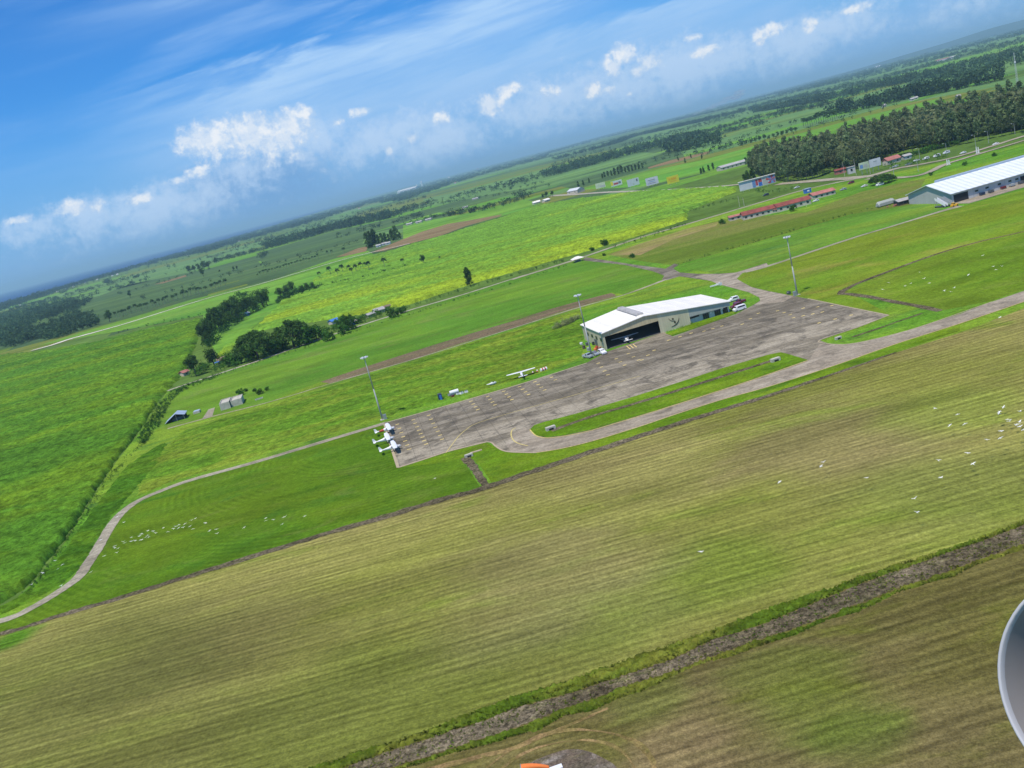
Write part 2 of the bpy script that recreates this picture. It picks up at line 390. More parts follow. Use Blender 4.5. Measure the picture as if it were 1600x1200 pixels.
# standing crop or rough grass: a grid clipped to the outline, pushed up by noise
def crop(name, px, h, cell, m, label, cat, kind='stuff', rough=0.35, lump=0.5, z0=0.0, world_pts=None, lumpsize=3.0, ang=0.0):
    P = np.array(world_pts or G(px)); 
    x0, y0 = P.min(0); x1, y1 = P.max(0)
    nx, ny = int((x1-x0)/cell)+2, int((y1-y0)/cell)+2
    X, Y = np.meshgrid(x0+np.arange(nx+1)*cell, y0+np.arange(ny+1)*cell, indexing='ij')
    J = rng.uniform(-.3, .3, (2,)+X.shape)*cell; X = X+J[0]; Y = Y+J[1]
    cx = (X[:-1, :-1]+X[1:, 1:])/2; cy = (Y[:-1, :-1]+Y[1:, 1:])/2
    wob = (vn(cx/4, cy/4)-.5)*cell*1.5
    ins = inside([tuple(p) for p in P], cx+wob, cy+wob)
    cnt = np.zeros(X.shape, int)
    for a in (0, 1):
        for b in (0, 1): cnt[a:nx+a, b:ny+b] += ins
    Z = h*(0.8+0.4*vn(X/9+5, Y/9)) + lump*(vn(X/lumpsize, Y/lumpsize)-.5)*2 + rough*(rng.random(X.shape)-.5)*2
    Z = np.maximum(Z, 0.05)
    Z = np.where(cnt == 4, Z, -0.05) + z0
    use = cnt > 0; idx = -np.ones(X.shape, int); idx[use] = np.arange(use.sum())
    v = np.stack([X[use], Y[use], Z[use]], 1)
    i, j = np.nonzero(ins)
    f = np.stack([idx[i, j], idx[i+1, j], idx[i+1, j+1], idx[i, j+1]], 1)
    me = arr_mesh(name, v, f); o = link(name, me, m)
    return tag(o, label, cat, kind=kind)

# leaf clumps -> arrays; every leaf is a small quad lying roughly on its clump's surface
def leaf_arrays(cent, rad, per, size, flat=1.0, rs=None):
    g = rs or rng
    N = len(cent)*per
    c = np.repeat(cent, per, 0); r = np.repeat(rad, per, 0)
    d = g.normal(size=(N, 3)); d /= np.linalg.norm(d, axis=1, keepdims=True)
    p = c + d*r*g.uniform(0.55, 1.08, (N, 1))
    nrm = d + g.normal(size=(N, 3))*0.55; nrm[:, 2] *= flat; nrm /= np.linalg.norm(nrm, axis=1, keepdims=True)
    a = np.cross(nrm, g.normal(size=(N, 3))); a /= np.linalg.norm(a, axis=1, keepdims=True); b = np.cross(nrm, a)
    s = (np.repeat(np.broadcast_to(size, (len(cent),)), per)*g.uniform(0.6, 1.3, N))[:, None]
    a = a*s; b = b*s*0.7
    v = np.stack([p-a, p-b*1.0, p+a, p+b], 1).reshape(-1, 3)
    f = np.arange(N*4).reshape(-1, 4)
    return v, f

# ------------------------------------------------------------------ materials
GR = dict(
 base=soil('far_farmland', (0.092, 0.166, 0.034), (0.121, 0.204, 0.034), (0.067, 0.119, 0.031), 0.0016, 0.006, 0.05, 0.18, 6.0, bump=0.0),
 meadow=soil('rough_meadow', (0.103, 0.251, 0.021), (0.185, 0.288, 0.026), (0.072, 0.176, 0.026), 0.02, 0.10, 0.8, 0.30, 2.5, seed=11),
 upper=soil('upper_meadow', (0.098, 0.227, 0.022), (0.128, 0.241, 0.022), (0.148, 0.216, 0.041), 0.016, 0.05, 0.9, 0.20, 2.0, seed=31),
 mown_green=soil('mown_green', (0.080, 0.167, 0.010), (0.107, 0.180, 0.011), (0.065, 0.157, 0.013), 0.02, 0.08, 0.9, 0.22, 2.0, seed=50, rings=(*G([(612, 672)])[0], 2.3, 0.12)),
 strip=soil('verge_grass', (0.108, 0.210, 0.010), (0.147, 0.228, 0.013), (0.082, 0.168, 0.013), 0.04, 0.15, 1.2, 0.25, 2.0, seed=5),
 right=soil('right_meadow', (0.166, 0.226, 0.018), (0.134, 0.237, 0.018), (0.237, 0.237, 0.041), 0.015, 0.05, 0.8, 0.22, 2.0, seed=71),
 egret=soil('egret_meadow', (0.118, 0.205, 0.014), (0.148, 0.221, 0.019), (0.093, 0.184, 0.014), 0.02, 0.06, 0.8, 0.22, 2.0, seed=91),
 olive=soil('dry_olive_meadow', (0.128, 0.192, 0.023), (0.183, 0.198, 0.045), (0.102, 0.198, 0.018), 0.015, 0.035, 0.6, 0.2, 4.0, seed=13),
 tan=soil('tan_dry_meadow', (0.300, 0.235, 0.095), (0.230, 0.215, 0.060), (0.340, 0.260, 0.120), 0.02, 0.08, 0.6, 0.2, 3.0, seed=17),
 bright=soil('bright_meadow', (0.106, 0.230, 0.024), (0.158, 0.258, 0.027), (0.085, 0.192, 0.036), 0.02, 0.06, 0.6, 0.2, 3.0, seed=19),
 farg1=soil('pale_far_field', (0.119, 0.230, 0.070), (0.144, 0.260, 0.070), (0.100, 0.190, 0.070), 0.004, 0.015, 0.1, 0.15, 4.0, bump=0, seed=3),
 farg2=soil('deep_far_field', (0.068, 0.123, 0.048), (0.088, 0.157, 0.051), (0.061, 0.104, 0.044), 0.004, 0.015, 0.1, 0.15, 4.0, bump=0, seed=4),
 farg3=soil('vivid_far_field', (0.111, 0.284, 0.033), (0.169, 0.326, 0.039), (0.098, 0.226, 0.036), 0.004, 0.015, 0.1, 0.15, 4.0, bump=0, seed=6),
 earth=soil('bare_earth', (0.250, 0.165, 0.085), (0.220, 0.170, 0.085), (0.160, 0.150, 0.060), 0.01, 0.05, 0.4, 0.2, 3.0, bump=0.2, seed=8),
 trackm=soil('worn_track', (0.257, 0.175, 0.077), (0.203, 0.156, 0.055), (0.162, 0.144, 0.039), 0.2, 0.5, 1.5, 0.3, 1.0, bump=0.2, seed=77),
 dirt=soil('brown_dirt_strip', (0.190, 0.140, 0.085), (0.160, 0.125, 0.075), (0.130, 0.135, 0.050), 0.03, 0.12, 0.9, 0.3, 5.0, seed=9),
)
mown_spots = [(*G([p])[0], r, c, a) for p, r, c, a in (
    ((1310, 680), 34, (0.20, 0.150, 0.075), 0.55), ((560, 1130), 34, (0.130, 0.180, 0.022), 0.5), ((1130, 890), 18, (0.130, 0.195, 0.020), 0.6),
    ((1480, 640), 22, (0.165, 0.215, 0.030), 0.6), ((940, 960), 20, (0.165, 0.215, 0.040), 0.5), ((330, 1010), 30, (0.21, 0.17, 0.075), 0.35),
    ((1000, 720), 30, (0.27, 0.225, 0.085), 0.5), ((860, 900), 30, (0.215, 0.165, 0.085), 0.45), ((30, 1180), 60, (0.135, 0.125, 0.040), 0.6), ((60, 1080), 45, (0.140, 0.155, 0.036), 0.5), ((300, 1190), 40, (0.150, 0.165, 0.036), 0.5), ((1500, 770), 26, (0.150, 0.195, 0.035), 0.5), ((20, 1000), 8, (0.07, 0.19, 0.01), 0.9))]  # lower-left spots put lens-vignette darkening into the field colour
GR['mown'] = soil('mown_dry_field', (0.212, 0.218, 0.046), (0.252, 0.226, 0.070), (0.168, 0.216, 0.030), 0.012, 0.05, 1.3, 0.26, 2.5, stripe=(2.15, 0.15, R(-4)), bump=0.5, seed=23, spots=mown_spots)
near_spots = [(*G([p])[0], r, c, a) for p, r, c, a in (
    ((1285, 1100), 11, (0.110, 0.145, 0.020), 0.5), ((1340, 1150), 8, (0.090, 0.140, 0.016), 0.5), ((1230, 1060), 12, (0.115, 0.145, 0.020), 0.55), ((1060, 1175), 9, (0.215, 0.160, 0.075), 0.7), ((1010, 1090), 8, (0.14, 0.17, 0.03), 0.5))]
GR['near'] = soil('near_dry_field', (0.120, 0.106, 0.030), (0.165, 0.135, 0.052), (0.124, 0.132, 0.022), 0.03, 0.10, 1.6, 0.28, 3.0, stripe=(2.1, 0.16, -RUN-R(1)), bump=0.5, seed=29, spots=near_spots)

def concrete(name, c1, c2, c3, scale=0.05, joints=None, split=None):
    m, T, out = new_mat(name)
    pos = T.node('ShaderNodeNewGeometry').outputs['Position']
    p = T.mapping(pos, -RUN, (0.22, 1, 1)); p2 = T.mapping(pos, -RUN)
    n1 = T.noise(p, scale*1.6, 5.0, 0.6, 0.8); n2 = T.noise(p2, scale*3, 6.0, 0.68, 0.4); n3 = T.noise(pos, 1.2, 4.0, 0.7); n4 = T.noise(p, 0.5, 5.0, 0.65)
    c = T.mix(T.ramp(n1, 0.42, 0.60), c1, c2); c = T.mix(T.ramp(n2, 0.47, 0.66), c, c3)
    g = T.math('MULTIPLY', T.ramp(n3, 0.36, 0.64, 0.80, 1.20, False), T.ramp(n4, 0.36, 0.64, 0.82, 1.18, False))
    sep = T.node('ShaderNodeSeparateXYZ'); T.put(sep.inputs[0], p2)
    if split: g = T.math('MULTIPLY', g, T.ramp(T.math('ADD', sep.outputs[1], T.math('MULTIPLY', T.math('SUBTRACT', n2, 0.5), 30.0)), split, split+9, 1.10, 0.84))
    if joints:
        for ax in (0, 1):
            fr = T.math('FRACT', T.math('DIVIDE', sep.outputs[ax], joints))
            ln = T.math('LESS_THAN', T.math('ABSOLUTE', T.math('SUBTRACT', fr, 0.5)), 0.018)
            g = T.math('MULTIPLY', g, T.math('SUBTRACT', 1.0, T.math('MULTIPLY', ln, 0.32)))
    c = T.gain(c, g)
    b = T.node('ShaderNodeBsdfPrincipled'); T.put(b.inputs['Base Color'], c); b.inputs['Roughness'].default_value = 0.9
    b.inputs['Specular IOR Level'].default_value = 0.15
    T.put(b.inputs['Normal'], T.bump(n3, 0.15, 0.05)); T.l.new(b.outputs[0], out.inputs[0]); return m
MT = dict(
 apron=concrete('stained_concrete', (0.200, 0.170, 0.118), (0.315, 0.272, 0.198), (0.132, 0.113, 0.082), joints=5.0, split=(lambda q: -q.x*math.sin(RUN)+q.y*math.cos(RUN))(at(860, 640))),
 taxi=concrete('taxiway_concrete', (0.300, 0.250, 0.180), (0.370, 0.315, 0.235), (0.215, 0.180, 0.130)),
 road=concrete('grey_road', (0.315, 0.275, 0.195), (0.375, 0.335, 0.245), (0.230, 0.205, 0.140)),
 pale_road=concrete('pale_coral_road', (0.420, 0.385, 0.300), (0.360, 0.330, 0.250), (0.300, 0.280, 0.180)),
 white_road=concrete('white_coral_road', (0.75, 0.70, 0.60), (0.68, 0.62, 0.52), (0.50, 0.48, 0.36)),
 ditch=soil('stony_ditch', (0.112, 0.092, 0.056), (0.168, 0.138, 0.090), (0.078, 0.082, 0.030), 0.10, 0.5, 1.3, 0.6, 2.0, bump=0.9, bumpd=0.4, seed=41),
 kerb=paint('pale_kerb', (0.42, 0.34, 0.22), 0.9, 0, 0.2),
 yellow=paint('worn_yellow_paint', (0.62, 0.50, 0.16), 0.8, 0, 0.35, 2.0),
 dash=paint('tie_down_paint', (0.78, 0.60, 0.20), 0.8, 0, 0.45, 0.6),
 white=paint('white_paint', (0.80, 0.80, 0.80), 0.35, 0, 0.05, 1.0, spec=0.5),
 white_roof=clad('white_metal_roof', (0.86, 0.82, 0.74), 0, 1.0, 0.10, 0.6, (0.55, 0.48, 0.38)),
 cream=clad('cream_cladding', (0.60, 0.55, 0.37), 0, 0.9, 0.15),
 cream2=clad('stained_cream_cladding', (0.58, 0.49, 0.29), 0, 0.9, 0.35, .7, (0.36, 0.24, 0.08)),
 greywall=clad('pale_grey_wall', (0.54, 0.54, 0.52), 0, 3.0, 0.12),
 fascia=paint('grey_green_fascia', (0.40, 0.42, 0.38), 0.7, 0, 0.08, 0.6),
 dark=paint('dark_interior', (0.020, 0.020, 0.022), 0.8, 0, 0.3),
 floor=paint('hangar_floor', (0.11, 0.105, 0.095), 0.8, 0, 0.2),
 glass=paint('dark_glass', (0.020, 0.026, 0.032), 0.15, 0, 0.2, spec=0.6),
 frame=paint('window_frame', (0.10, 0.11, 0.12), 0.5),
 metal=paint('galvanised_steel', (0.42, 0.44, 0.46), 0.45, 0.6, 0.1),
 pole=paint('grey_pole', (0.36, 0.38, 0.38), 0.6, 0.0, 0.1),
 rubber=paint('rubber', (0.018, 0.018, 0.018), 0.8),
 red_roof=paint('rusty_red_roof', (0.24, 0.062, 0.045), 0.8, 0, 0.35, 0.35),
 pink_roof=paint('faded_red_roof', (0.42, 0.16, 0.13), 0.8, 0, 0.25, 0.4),
 brown_roof=paint('brown_thatch_roof', (0.22, 0.16, 0.11), 0.9, 0, 0.3, 0.8),
 grey_roof=paint('grey_tin_roof', (0.42, 0.40, 0.38), 0.6, 0, 0.25, 0.5),
 blue_roof=paint('blue_grey_roof', (0.36, 0.44, 0.54), 0.5, 0, 0.1, 0.5),
 blue_tarp=paint('blue_tarpaulin', (0.06, 0.20, 0.55), 0.6, 0, 0.2),
 housewall=paint('cream_house_wall', (0.52, 0.47, 0.38), 0.85, 0, 0.18, 0.5),
 concrete=paint('weathered_concrete', (0.50, 0.47, 0.39), 0.9, 0, 0.22, 0.7),
 emblem=paint('dark_brown_emblem', (0.07, 0.05, 0.025), 0.7),
 orange=paint('orange_fabric', (0.85, 0.22, 0.05), 0.8, 0, 0.1),
 red=paint('red_paint', (0.50, 0.05, 0.035), 0.5),
 maroon=paint('maroon_car_paint', (0.16, 0.015, 0.022), 0.25, spec=0.6),
 silver=paint('silver_car_paint', (0.46, 0.49, 0.52), 0.3, 0.3),
 black=paint('black_car_paint', (0.03, 0.035, 0.04), 0.3, spec=0.6),
 darkblue=paint('dark_blue_plastic', (0.020, 0.035, 0.075), 0.5),
 bluepaint=paint('bright_blue_paint', (0.05, 0.16, 0.52), 0.6),
 tug=paint('yellow_machine_paint', (0.75, 0.42, 0.02), 0.5),
 bird=paint('white_feathers', (0.85, 0.85, 0.82), 0.8, 0, 0.04),
 skinp=paint('brown_skin', (0.22, 0.12, 0.08), 0.7),
 shirt=paint('dark_shirt', (0.05, 0.05, 0.08), 0.9),
 bark=paint('pale_bark', (0.24, 0.21, 0.17), 0.9, 0, 0.25, 0.6),
 darkbark=paint('dark_bark', (0.09, 0.07, 0.05), 0.9, 0, 0.25, 0.6),
 bbwhite=paint('weathered_white_board', (0.58, 0.60, 0.62), 0.7, 0, 0.12, 0.3),
 bbyellow=paint('yellow_board', (0.72, 0.62, 0.04), 0.7, 0, 0.10, 0.3),
 bbgreen=paint('pale_green_board', (0.46, 0.55, 0.36), 0.7, 0, 0.25, 0.3),
 bbfront=paint('dark_lettering_colour', (0.16, 0.17, 0.20), 0.8, 0, 0.3, 1.0),
 bbred=paint('red_poster_colour', (0.42, 0.06, 0.07), 0.8, 0, 0.3, 0.6),
 bbblue=paint('blue_poster_colour', (0.14, 0.26, 0.50), 0.8, 0, 0.3, 0.6),
 cane=foliage('sugarcane', (0.071, 0.174, 0.014), 0.55, 1.45, 0.35, 0.2, (0.119, 0.211, 0.013), 0.02),
 cane_y=foliage('yellowing_sugarcane', (0.270, 0.377, 0.024), 0.6, 1.35, 0.35, 0.2, (0.149, 0.306, 0.033), 0.012, (520, 900)),
 tuft=foliage('rough_grass_blades', (0.116, 0.242, 0.018), 0.6, 1.4, 0.4, 0.2, (0.204, 0.284, 0.028), 0.05),
 verge=foliage('bank_grass_blades', (0.082, 0.138, 0.012), 0.5, 1.4, 0.5, 0.2, (0.159, 0.171, 0.026), 0.12),
 darkgrass=foliage('rank_grass', (0.058, 0.150, 0.010), 0.6, 1.4, 0.4, 0.2, (0.095, 0.190, 0.012), 0.06),  # real darker grass, with vignette darkening mixed into its green
 verge2=foliage('bank_grass_tips', (0.110, 0.163, 0.017), 0.6, 1.4, 0.6, 0.35, (0.156, 0.171, 0.031), 0.12),
 weeds=foliage('dry_flowering_weeds', (0.24, 0.26, 0.11), 0.6, 1.4, 0.6, 0.2),
 hedge=foliage('hedge_leaves', (0.030, 0.085, 0.016), 0.5, 1.5, 0.4, 0.2),
 leaf=foliage('tree_leaves', (0.058, 0.118, 0.024), 0.5, 1.6, 0.25, 0.25),
 leaf2=foliage('bright_tree_leaves', (0.060, 0.150, 0.020), 0.5, 1.5, 0.3, 0.25),
 casu=foliage('plantation_leaves', (0.147, 0.220, 0.088), 0.72, 1.28, 0.12, 0.35, (0.203, 0.229, 0.105), 0.02),
 palm=foliage('palm_fronds', (0.034, 0.075, 0.022), 0.6, 1.4, 0.5, 0.2),
 farleaf=foliage('far_wood_leaves', (0.055, 0.105, 0.047), 0.5, 1.6, 0.05, 0.2),
)
# ------------------------------------------------------------------ the land: one sheet to the horizon, the sea
def log_axis(a, b, near):
    s = [0.0]
    st_ = near
    while s[-1] < b: s.append(s[-1]+st_); st_ *= 1.25
    t = [0.0]; st_ = near
    while t[-1] > a: t.append(t[-1]-st_); st_ *= 1.25
    return sorted(set(t+s))
gx = log_axis(-60000, 60000, 60); gy = log_axis(-2000, 75000, 60)
vs = [(x, y+100, 0) for x in gx for y in gy]; ny = len(gy)
fs = [(i*ny+j, (i+1)*ny+j, (i+1)*ny+j+1, i*ny+j+1) for i in range(len(gx)-1) for j in range(ny-1)]
me = bpy.data.meshes.new('ground'); me.from_pydata(vs, [], fs)
tag(link('ground', me, GR['base']), 'flat green farmland reaching to the horizon', 'ground', kind='structure')
m, T, out = new_mat('sea_water')
b = T.node('ShaderNodeBsdfPrincipled'); b.inputs['Base Color'].default_value = (0.002, 0.040, 0.16, 1); b.inputs['Roughness'].default_value = 0.6; b.inputs['Specular IOR Level'].default_value = 0.1
T.l.new(b.outputs[0], out.inputs[0])
coast = [(-260, 549), (-100, 503), (0, 476), (50, 462), (100, 447.5), (200, 418.5), (300, 389.5), (400, 360.5), (500, 330.8), (580, 306.5), (640, 289)]
cw_ = G(coast)
sheet('sea', None, 1.0, m, 'blue sea along the left horizon', 'sea', world_pts=cw_+[(-1500, 70000), (-45000, 70000), (-45000, cw_[0][1])])

# ------------------------------------------------------------------ airfield ground
ditch_up = [(-150, 1030), (0, 991), (40, 980), (100, 960), (160, 943), (250, 915), (330, 890), (400, 868), (500, 837), (600, 808), (690, 781), (740, 768), (800, 748), (850, 731), (925, 706), (1000, 682), (1060, 662), (1125, 642), (1200, 619), (1260, 599), (1325, 577), (1400, 551)]
field_top = ditch_up + [(1500, 520), (1600, 482), (1760, 420)]
perim = [(262, 611), (290, 601), (400, 565), (500, 530), (575, 505), (650, 482), (725, 460), (820, 430), (910, 402), (1000, 371), (1075, 350), (1190, 315), (1260, 295), (1330, 280), (1420, 265), (1750, 190)]
f1edge = [(262, 611), (240, 642), (215, 680), (180, 724), (140, 787), (100, 850), (60, 902), (30, 932), (0, 950), (-150, 1000)]
sheet('airfield_grass', ditch_up[::1][0:1]+field_top[1:]+perim[::-1]+f1edge[1:], 0.03, GR['meadow'], 'green grass of the airfield around the apron', 'grass field')
low_top = [(330, 1252), (400, 1228), (490, 1200), (575, 1172), (650, 1150), (725, 1120), (800, 1092), (900, 1062), (1000, 1025), (1100, 992), (1200, 953), (1300, 920), (1340, 903), (1415, 880), (1475, 862), (1550, 835), (1600, 815), (1760, 755)]
sheet('mown_field', field_top+[(1760, 755)]+low_top[::-1]+[(-150, 1400)], 0.03, GR['mown'], 'wide olive field mown in stripes in the foreground', 'mown field')
sheet('dry_field', low_top+[(1760, 1400), (330, 1400)], 0.03, GR['near'], 'brown and olive field below the stony ditch', 'dry field')
# meadows
brown_top = [(500, 597), (575, 572), (675, 540), (740, 520), (800, 502), (860, 483), (900, 472), (955, 458), (962, 461)]
brown_bot = [(962, 463), (920, 475), (875, 488), (800, 513), (720, 537), (650, 560), (560, 586), (515, 599)]
sheet('upper_meadow', perim[1:9]+[(920, 407), (975, 412), (1025, 419), (1040, 430), (1035, 437), (975, 460), (955, 457)]+brown_top[::-1][2:]+[(420, 628), (345, 646), (290, 660), (262, 668), (245, 660), (240, 643), (262, 612)],
      0.05, GR['upper'], 'smooth deep green meadow between the pale road and the brown strip', 'grass field')
gravel = [(-150, 1006), (0, 971), (50, 950), (95, 923), (122, 903), (135, 884), (150, 862), (164, 838), (180, 813), (196, 797), (218, 782), (255, 766), (300, 750), (400, 722), (500, 692), (604, 661)]
sheet('mown_green_meadow', gravel[1:]+[(606, 672), (624, 731), (700, 706), (735, 697), (720, 715), (752, 764)]+ditch_up[1:12][::-1], 0.05, GR['mown_green'], 'mown green meadow with egrets left of the apron', 'grass field')
sheet('right_meadow', [(1153, 438), (1162, 427), (1200, 417), (1330, 374), (1460, 334), (1600, 296), (1750, 255), (1750, 320), (1600, 364), (1500, 387), (1400, 420), (1320, 453), (1395, 494), (1262, 466), (1200, 455), (1175, 449)], 0.05, GR['right'], 'green meadow between the gravel track and the drain on the right', 'grass field')
sheet('egret_meadow', [(1320, 455), (1400, 421), (1500, 388), (1600, 365), (1760, 320), (1760, 395), (1600, 452), (1550, 470), (1470, 486)], 0.05, GR['egret'], 'olive green meadow inside the angled drain on the right', 'grass field')
sheet('dry_meadow', [(950, 398), (1000, 381), (1075, 357), (1130, 343), (1260, 332), (1345, 300), (1420, 283), (1446, 280), (1424, 320), (1330, 335), (1200, 373), (1056, 415), (1000, 408)], 0.05, GR['olive'], 'dry olive meadow below the red roofed houses', 'grass field')
sheet('tan_meadow', [(950, 398), (1000, 381), (1075, 357), (1125, 346), (1118, 354), (1050, 375), (1000, 399)], 0.08, GR['tan'], 'tan patch of dry grass beside the pale road', 'grass field')
sheet('bright_meadow', [(1060, 417), (1200, 375), (1340, 334), (1430, 319), (1482, 322), (1460, 332), (1350, 365), (1200, 414), (1155, 429), (1130, 430)], 0.05, GR['bright'], 'bright green meadow between hedge line and gravel track', 'grass field')
ap_low = [(622, 731), (660, 719), (700, 706), (760, 691), (768, 692), (775, 698), (785, 704), (800, 707), (838, 708), (875, 702), (925, 690), (1000, 667), (1050, 650), (1125, 626), (1200, 605), (1300, 573), (1400, 538), (1500, 506), (1600, 472), (1760, 415)]
ap_up = [(1760, 398), (1600, 455), (1550, 472), (1500, 491), (1450, 507), (1400, 522), (1350, 534), (1320, 538.5), (1295, 537.5), (1281, 532), (1340, 512), (1389, 493), (1262, 467), (1200, 455), (1175, 449), (1155, 441), (1151, 436), (1160, 427), (1200, 415), (1198, 411), (1150, 426), (1122, 428), (1090, 428), (1062, 426), (1052, 420), (1060, 414), (1054, 412), (1040, 420), (1000, 415), (960, 409), (915, 402), (910, 407), (975, 414), (1020, 424), (1038, 431), (1034, 437), (1042, 438), (1062, 432), (1110, 439), (1125, 445), (1170, 457), (1186, 465), (1188, 470), (1175, 478), (1150, 491), (1051, 526), (1038, 519), (948, 550), (917, 567), (810, 601), (700, 633), (600, 661.5)]
sheet('access_road', [(1240, 463), (1200, 455.5), (1175, 449.5), (1151, 436), (1160, 427), (1200, 415.5), (1198, 411.5), (1150, 426.5), (1122, 428.5), (1100, 429), (1085, 433), (1110, 439), (1125, 445), (1170, 457), (1186, 465), (1188, 470), (1178, 477), (1225, 472)], 0.105, MT['taxi'], 'pale gravelled road joining the apron from the crossroads', 'road')
apron = sheet('apron', ap_low+ap_up, 0.09, MT['apron'], 'stained grey concrete apron in front of the cream hangar', 'apron')
sheet('taxiway', ap_low[7:]+ap_up[:8]+[(1281, 538), (1262, 566), (1200, 586), (1150, 603), (1025, 643), (925, 673), (882, 682), (855, 685), (838, 682), (828, 673), (820, 668), (800, 680), (790, 695)], 0.10, MT['taxi'], 'grey taxiway running off to the right of the apron', 'taxiway')
isl = [(828, 672), (835, 665), (850, 660), (900, 647), (975, 625), (1055, 600), (1125, 577), (1200, 555), (1220, 551), (1232, 554), (1262, 563), (1200, 585), (1150, 602), (1025, 642), (925, 672), (882, 681), (855, 684), (838, 681)]
sheet('grass_island', isl, 0.16, GR['strip'], 'long bright grass island between apron and taxiway', 'grass island')
sheet('hangar_lawn', [(1040, 522), (1083, 505), (1143, 487), (1152, 489), (1115, 503), (1050, 525)], 0.16, GR['strip'], 'narrow lawn in front of the white office wall', 'grass strip')
sheet('taxiway_verge', [(624, 731), (700, 707), (760, 692), (775, 699), (800, 708), (838, 709), (875, 703), (925, 691), (1000, 668), (1050, 651), (1125, 627), (1200, 606), (1300, 574), (1400, 539), (1500, 508), (1500, 517), (1400, 549), (1325, 575), (1260, 597), (1200, 616), (1125, 639), (1060, 659), (1000, 679), (925, 703), (850, 728), (800, 745), (768, 754), (750, 728), (733, 713), (722, 716), (700, 722)], 0.06, GR['strip'], 'bright grass verge below the taxiway', 'grass strip')
def strip_child(name, px, w, z, m): return ribbon(name, px, w, z, m, None, None, k=5, parent=apron)
strip_child('apron_edge', ap_low[:4], 0.9, 0.115, MT['kerb'])
strip_child('apron_edge', [(600, 661.5), (700, 633.5), (810, 601.5), (917, 567.5)], 0.7, 0.12, MT['kerb'])
strip_child('apron_edge', [(622, 731), (612, 700), (601, 663)], 0.8, 0.125, MT['kerb'])
strip_child('apron_edge', ap_low[3:9], 0.5, 0.13, MT['kerb'])
strip_child('apron_edge', [(1389, 493), (1325, 480), (1262, 467)], 0.5, 0.125, MT['kerb'])
strip_child('apron_edge', [(1389, 493), (1340, 512), (1281, 532), (1295, 537.5), (1320, 538.5), (1350, 534), (1400, 522), (1450, 507), (1550, 472)], 0.4, 0.13, MT['kerb'])
strip_child('taxiway_line', ap_low[8:19], 0.28, 0.13, MT['yellow'])
strip_child('taxiway_line', [(828, 672), (838, 681.5), (855, 685), (882, 682), (925, 673), (1025, 643), (1150, 603), (1200, 586), (1262, 564)], 0.35, 0.17, MT['yellow'])
strip_child('taxiway_line', [(806, 669), (800, 673), (799, 681), (803, 689), (812, 694), (825, 697)], 0.3, 0.13, MT['yellow'])
strip_child('taxiway_line', [(697, 708), (706, 696), (716, 683), (727, 673), (745, 662), (800, 645), (900, 617), (1000, 588)], 0.25, 0.13, MT['yellow'])
# tie-down dashes: rows of short yellow bars on the apron
dp = MB()
cols = [((621, 663.5), (639.5, 702.5), 7), ((646, 656.5), (666, 694.5), 8), ((670, 649.5), (691, 687), 7), ((736, 627.5), (747, 640.5), 4), ((762, 620), (773.5, 633), 4), ((787, 612), (800, 625), 4), ((812, 604.5), (826, 617), 4), ((836, 597), (851, 610), 4), ((862, 590), (868, 594), 2),
        ((911, 553.5), (956, 578), 1), ((935, 568), (950, 586), 4), ((963, 561), (976, 571), 3), ((982, 553), (998, 563), 3), ((1003, 563), (1022, 548), 3), ((1045, 532), (1080, 521), 3), ((1100, 518), (1128, 510), 3), ((1160, 507), (1185, 490), 3), ((1215, 486), (1235, 492), 3), ((1240, 497), (1285, 488), 4), ((1255, 482), (1300, 478), 3), ((1280, 505), (1330, 493), 3)]
ddx, ddy = math.cos(RUN), math.sin(RUN)
for a, b_, n in cols:
    for i in range(n):
        t = i/max(n-1, 1); p = at(a[0]+(b_[0]-a[0])*t, a[1]+(b_[1]-a[1])*t)
        for (o1, o2) in ((-0.62, 0.62),):
            q = [(p.x+ddx*sx_-ddy*sy_, p.y+ddy*sx_+ddx*sy_) for sx_, sy_ in ((o1, -.3), (o2, -.3), (o2, .3), (o1, .3))]
            dp.add([(x, y, 0.135) for x, y in q], [(0, 1, 2, 3)])
for dx_ in (0, 5, 10):
    p0, p1 = at(979+dx_, 541-dx_*.3), at(985+dx_, 546-dx_*.3); d = (p1-p0).normalized(); nr = Vector((-d.y, d.x, 0))*0.14
    dp.add([(p.x, p.y, 0.137) for p in (p0-nr, p1-nr, p1+nr, p0+nr)], [(0, 1, 2, 3)])
dp.build('tie_down_marking', MT['dash'], apron)

sheet('dirt_strip', brown_top+brown_bot, 0.09, GR['dirt'], 'long brown dirt strip across the meadow', 'dirt strip')
ribbon('footpath', [(1040, 437), (975, 461), (900, 482), (800, 513.5), (650, 560.5), (515, 600), (460, 617), (400, 634), (332, 651), (262, 670)], [2.5, 2.0, 1.6, 1.4, 1.2, 1.2, 1.6, 1.8], 0.12, MT['road'], 'thin pale path along the brown dirt strip', 'path', jitter=0.3)
ribbon('gravel_road', gravel, 3.6, 0.12, MT['road'], 'grey gravel road curving round the mown green meadow', 'road', jitter=0.06)
ribbon('gravel_track', [(1165, 425), (1200, 416), (1330, 373), (1400, 352), (1462, 333), (1500, 322)], [4.5, 3, 2.6, 3, 6], 0.12, MT['road'], 'straight gravel track leading to the boarding stairs', 'road', jitter=0.1)
ribbon('perimeter_road', perim[:8]+[(800, 437)], [3.2, 3.2, 3.6, 3.6, 3.6, 3.2, 2.5], 0.12, MT['pale_road'], 'pale country road behind the upper meadow', 'road', jitter=0.15)
ribbon('country_road', [(800, 437), (905, 404), (1000, 371.5), (1075, 350), (1190, 316), (1260, 296), (1330, 281), (1390, 272)], 5.0, 0.13, MT['road'], 'grey road running past the guard house to the red roofs', 'road', jitter=0.1)
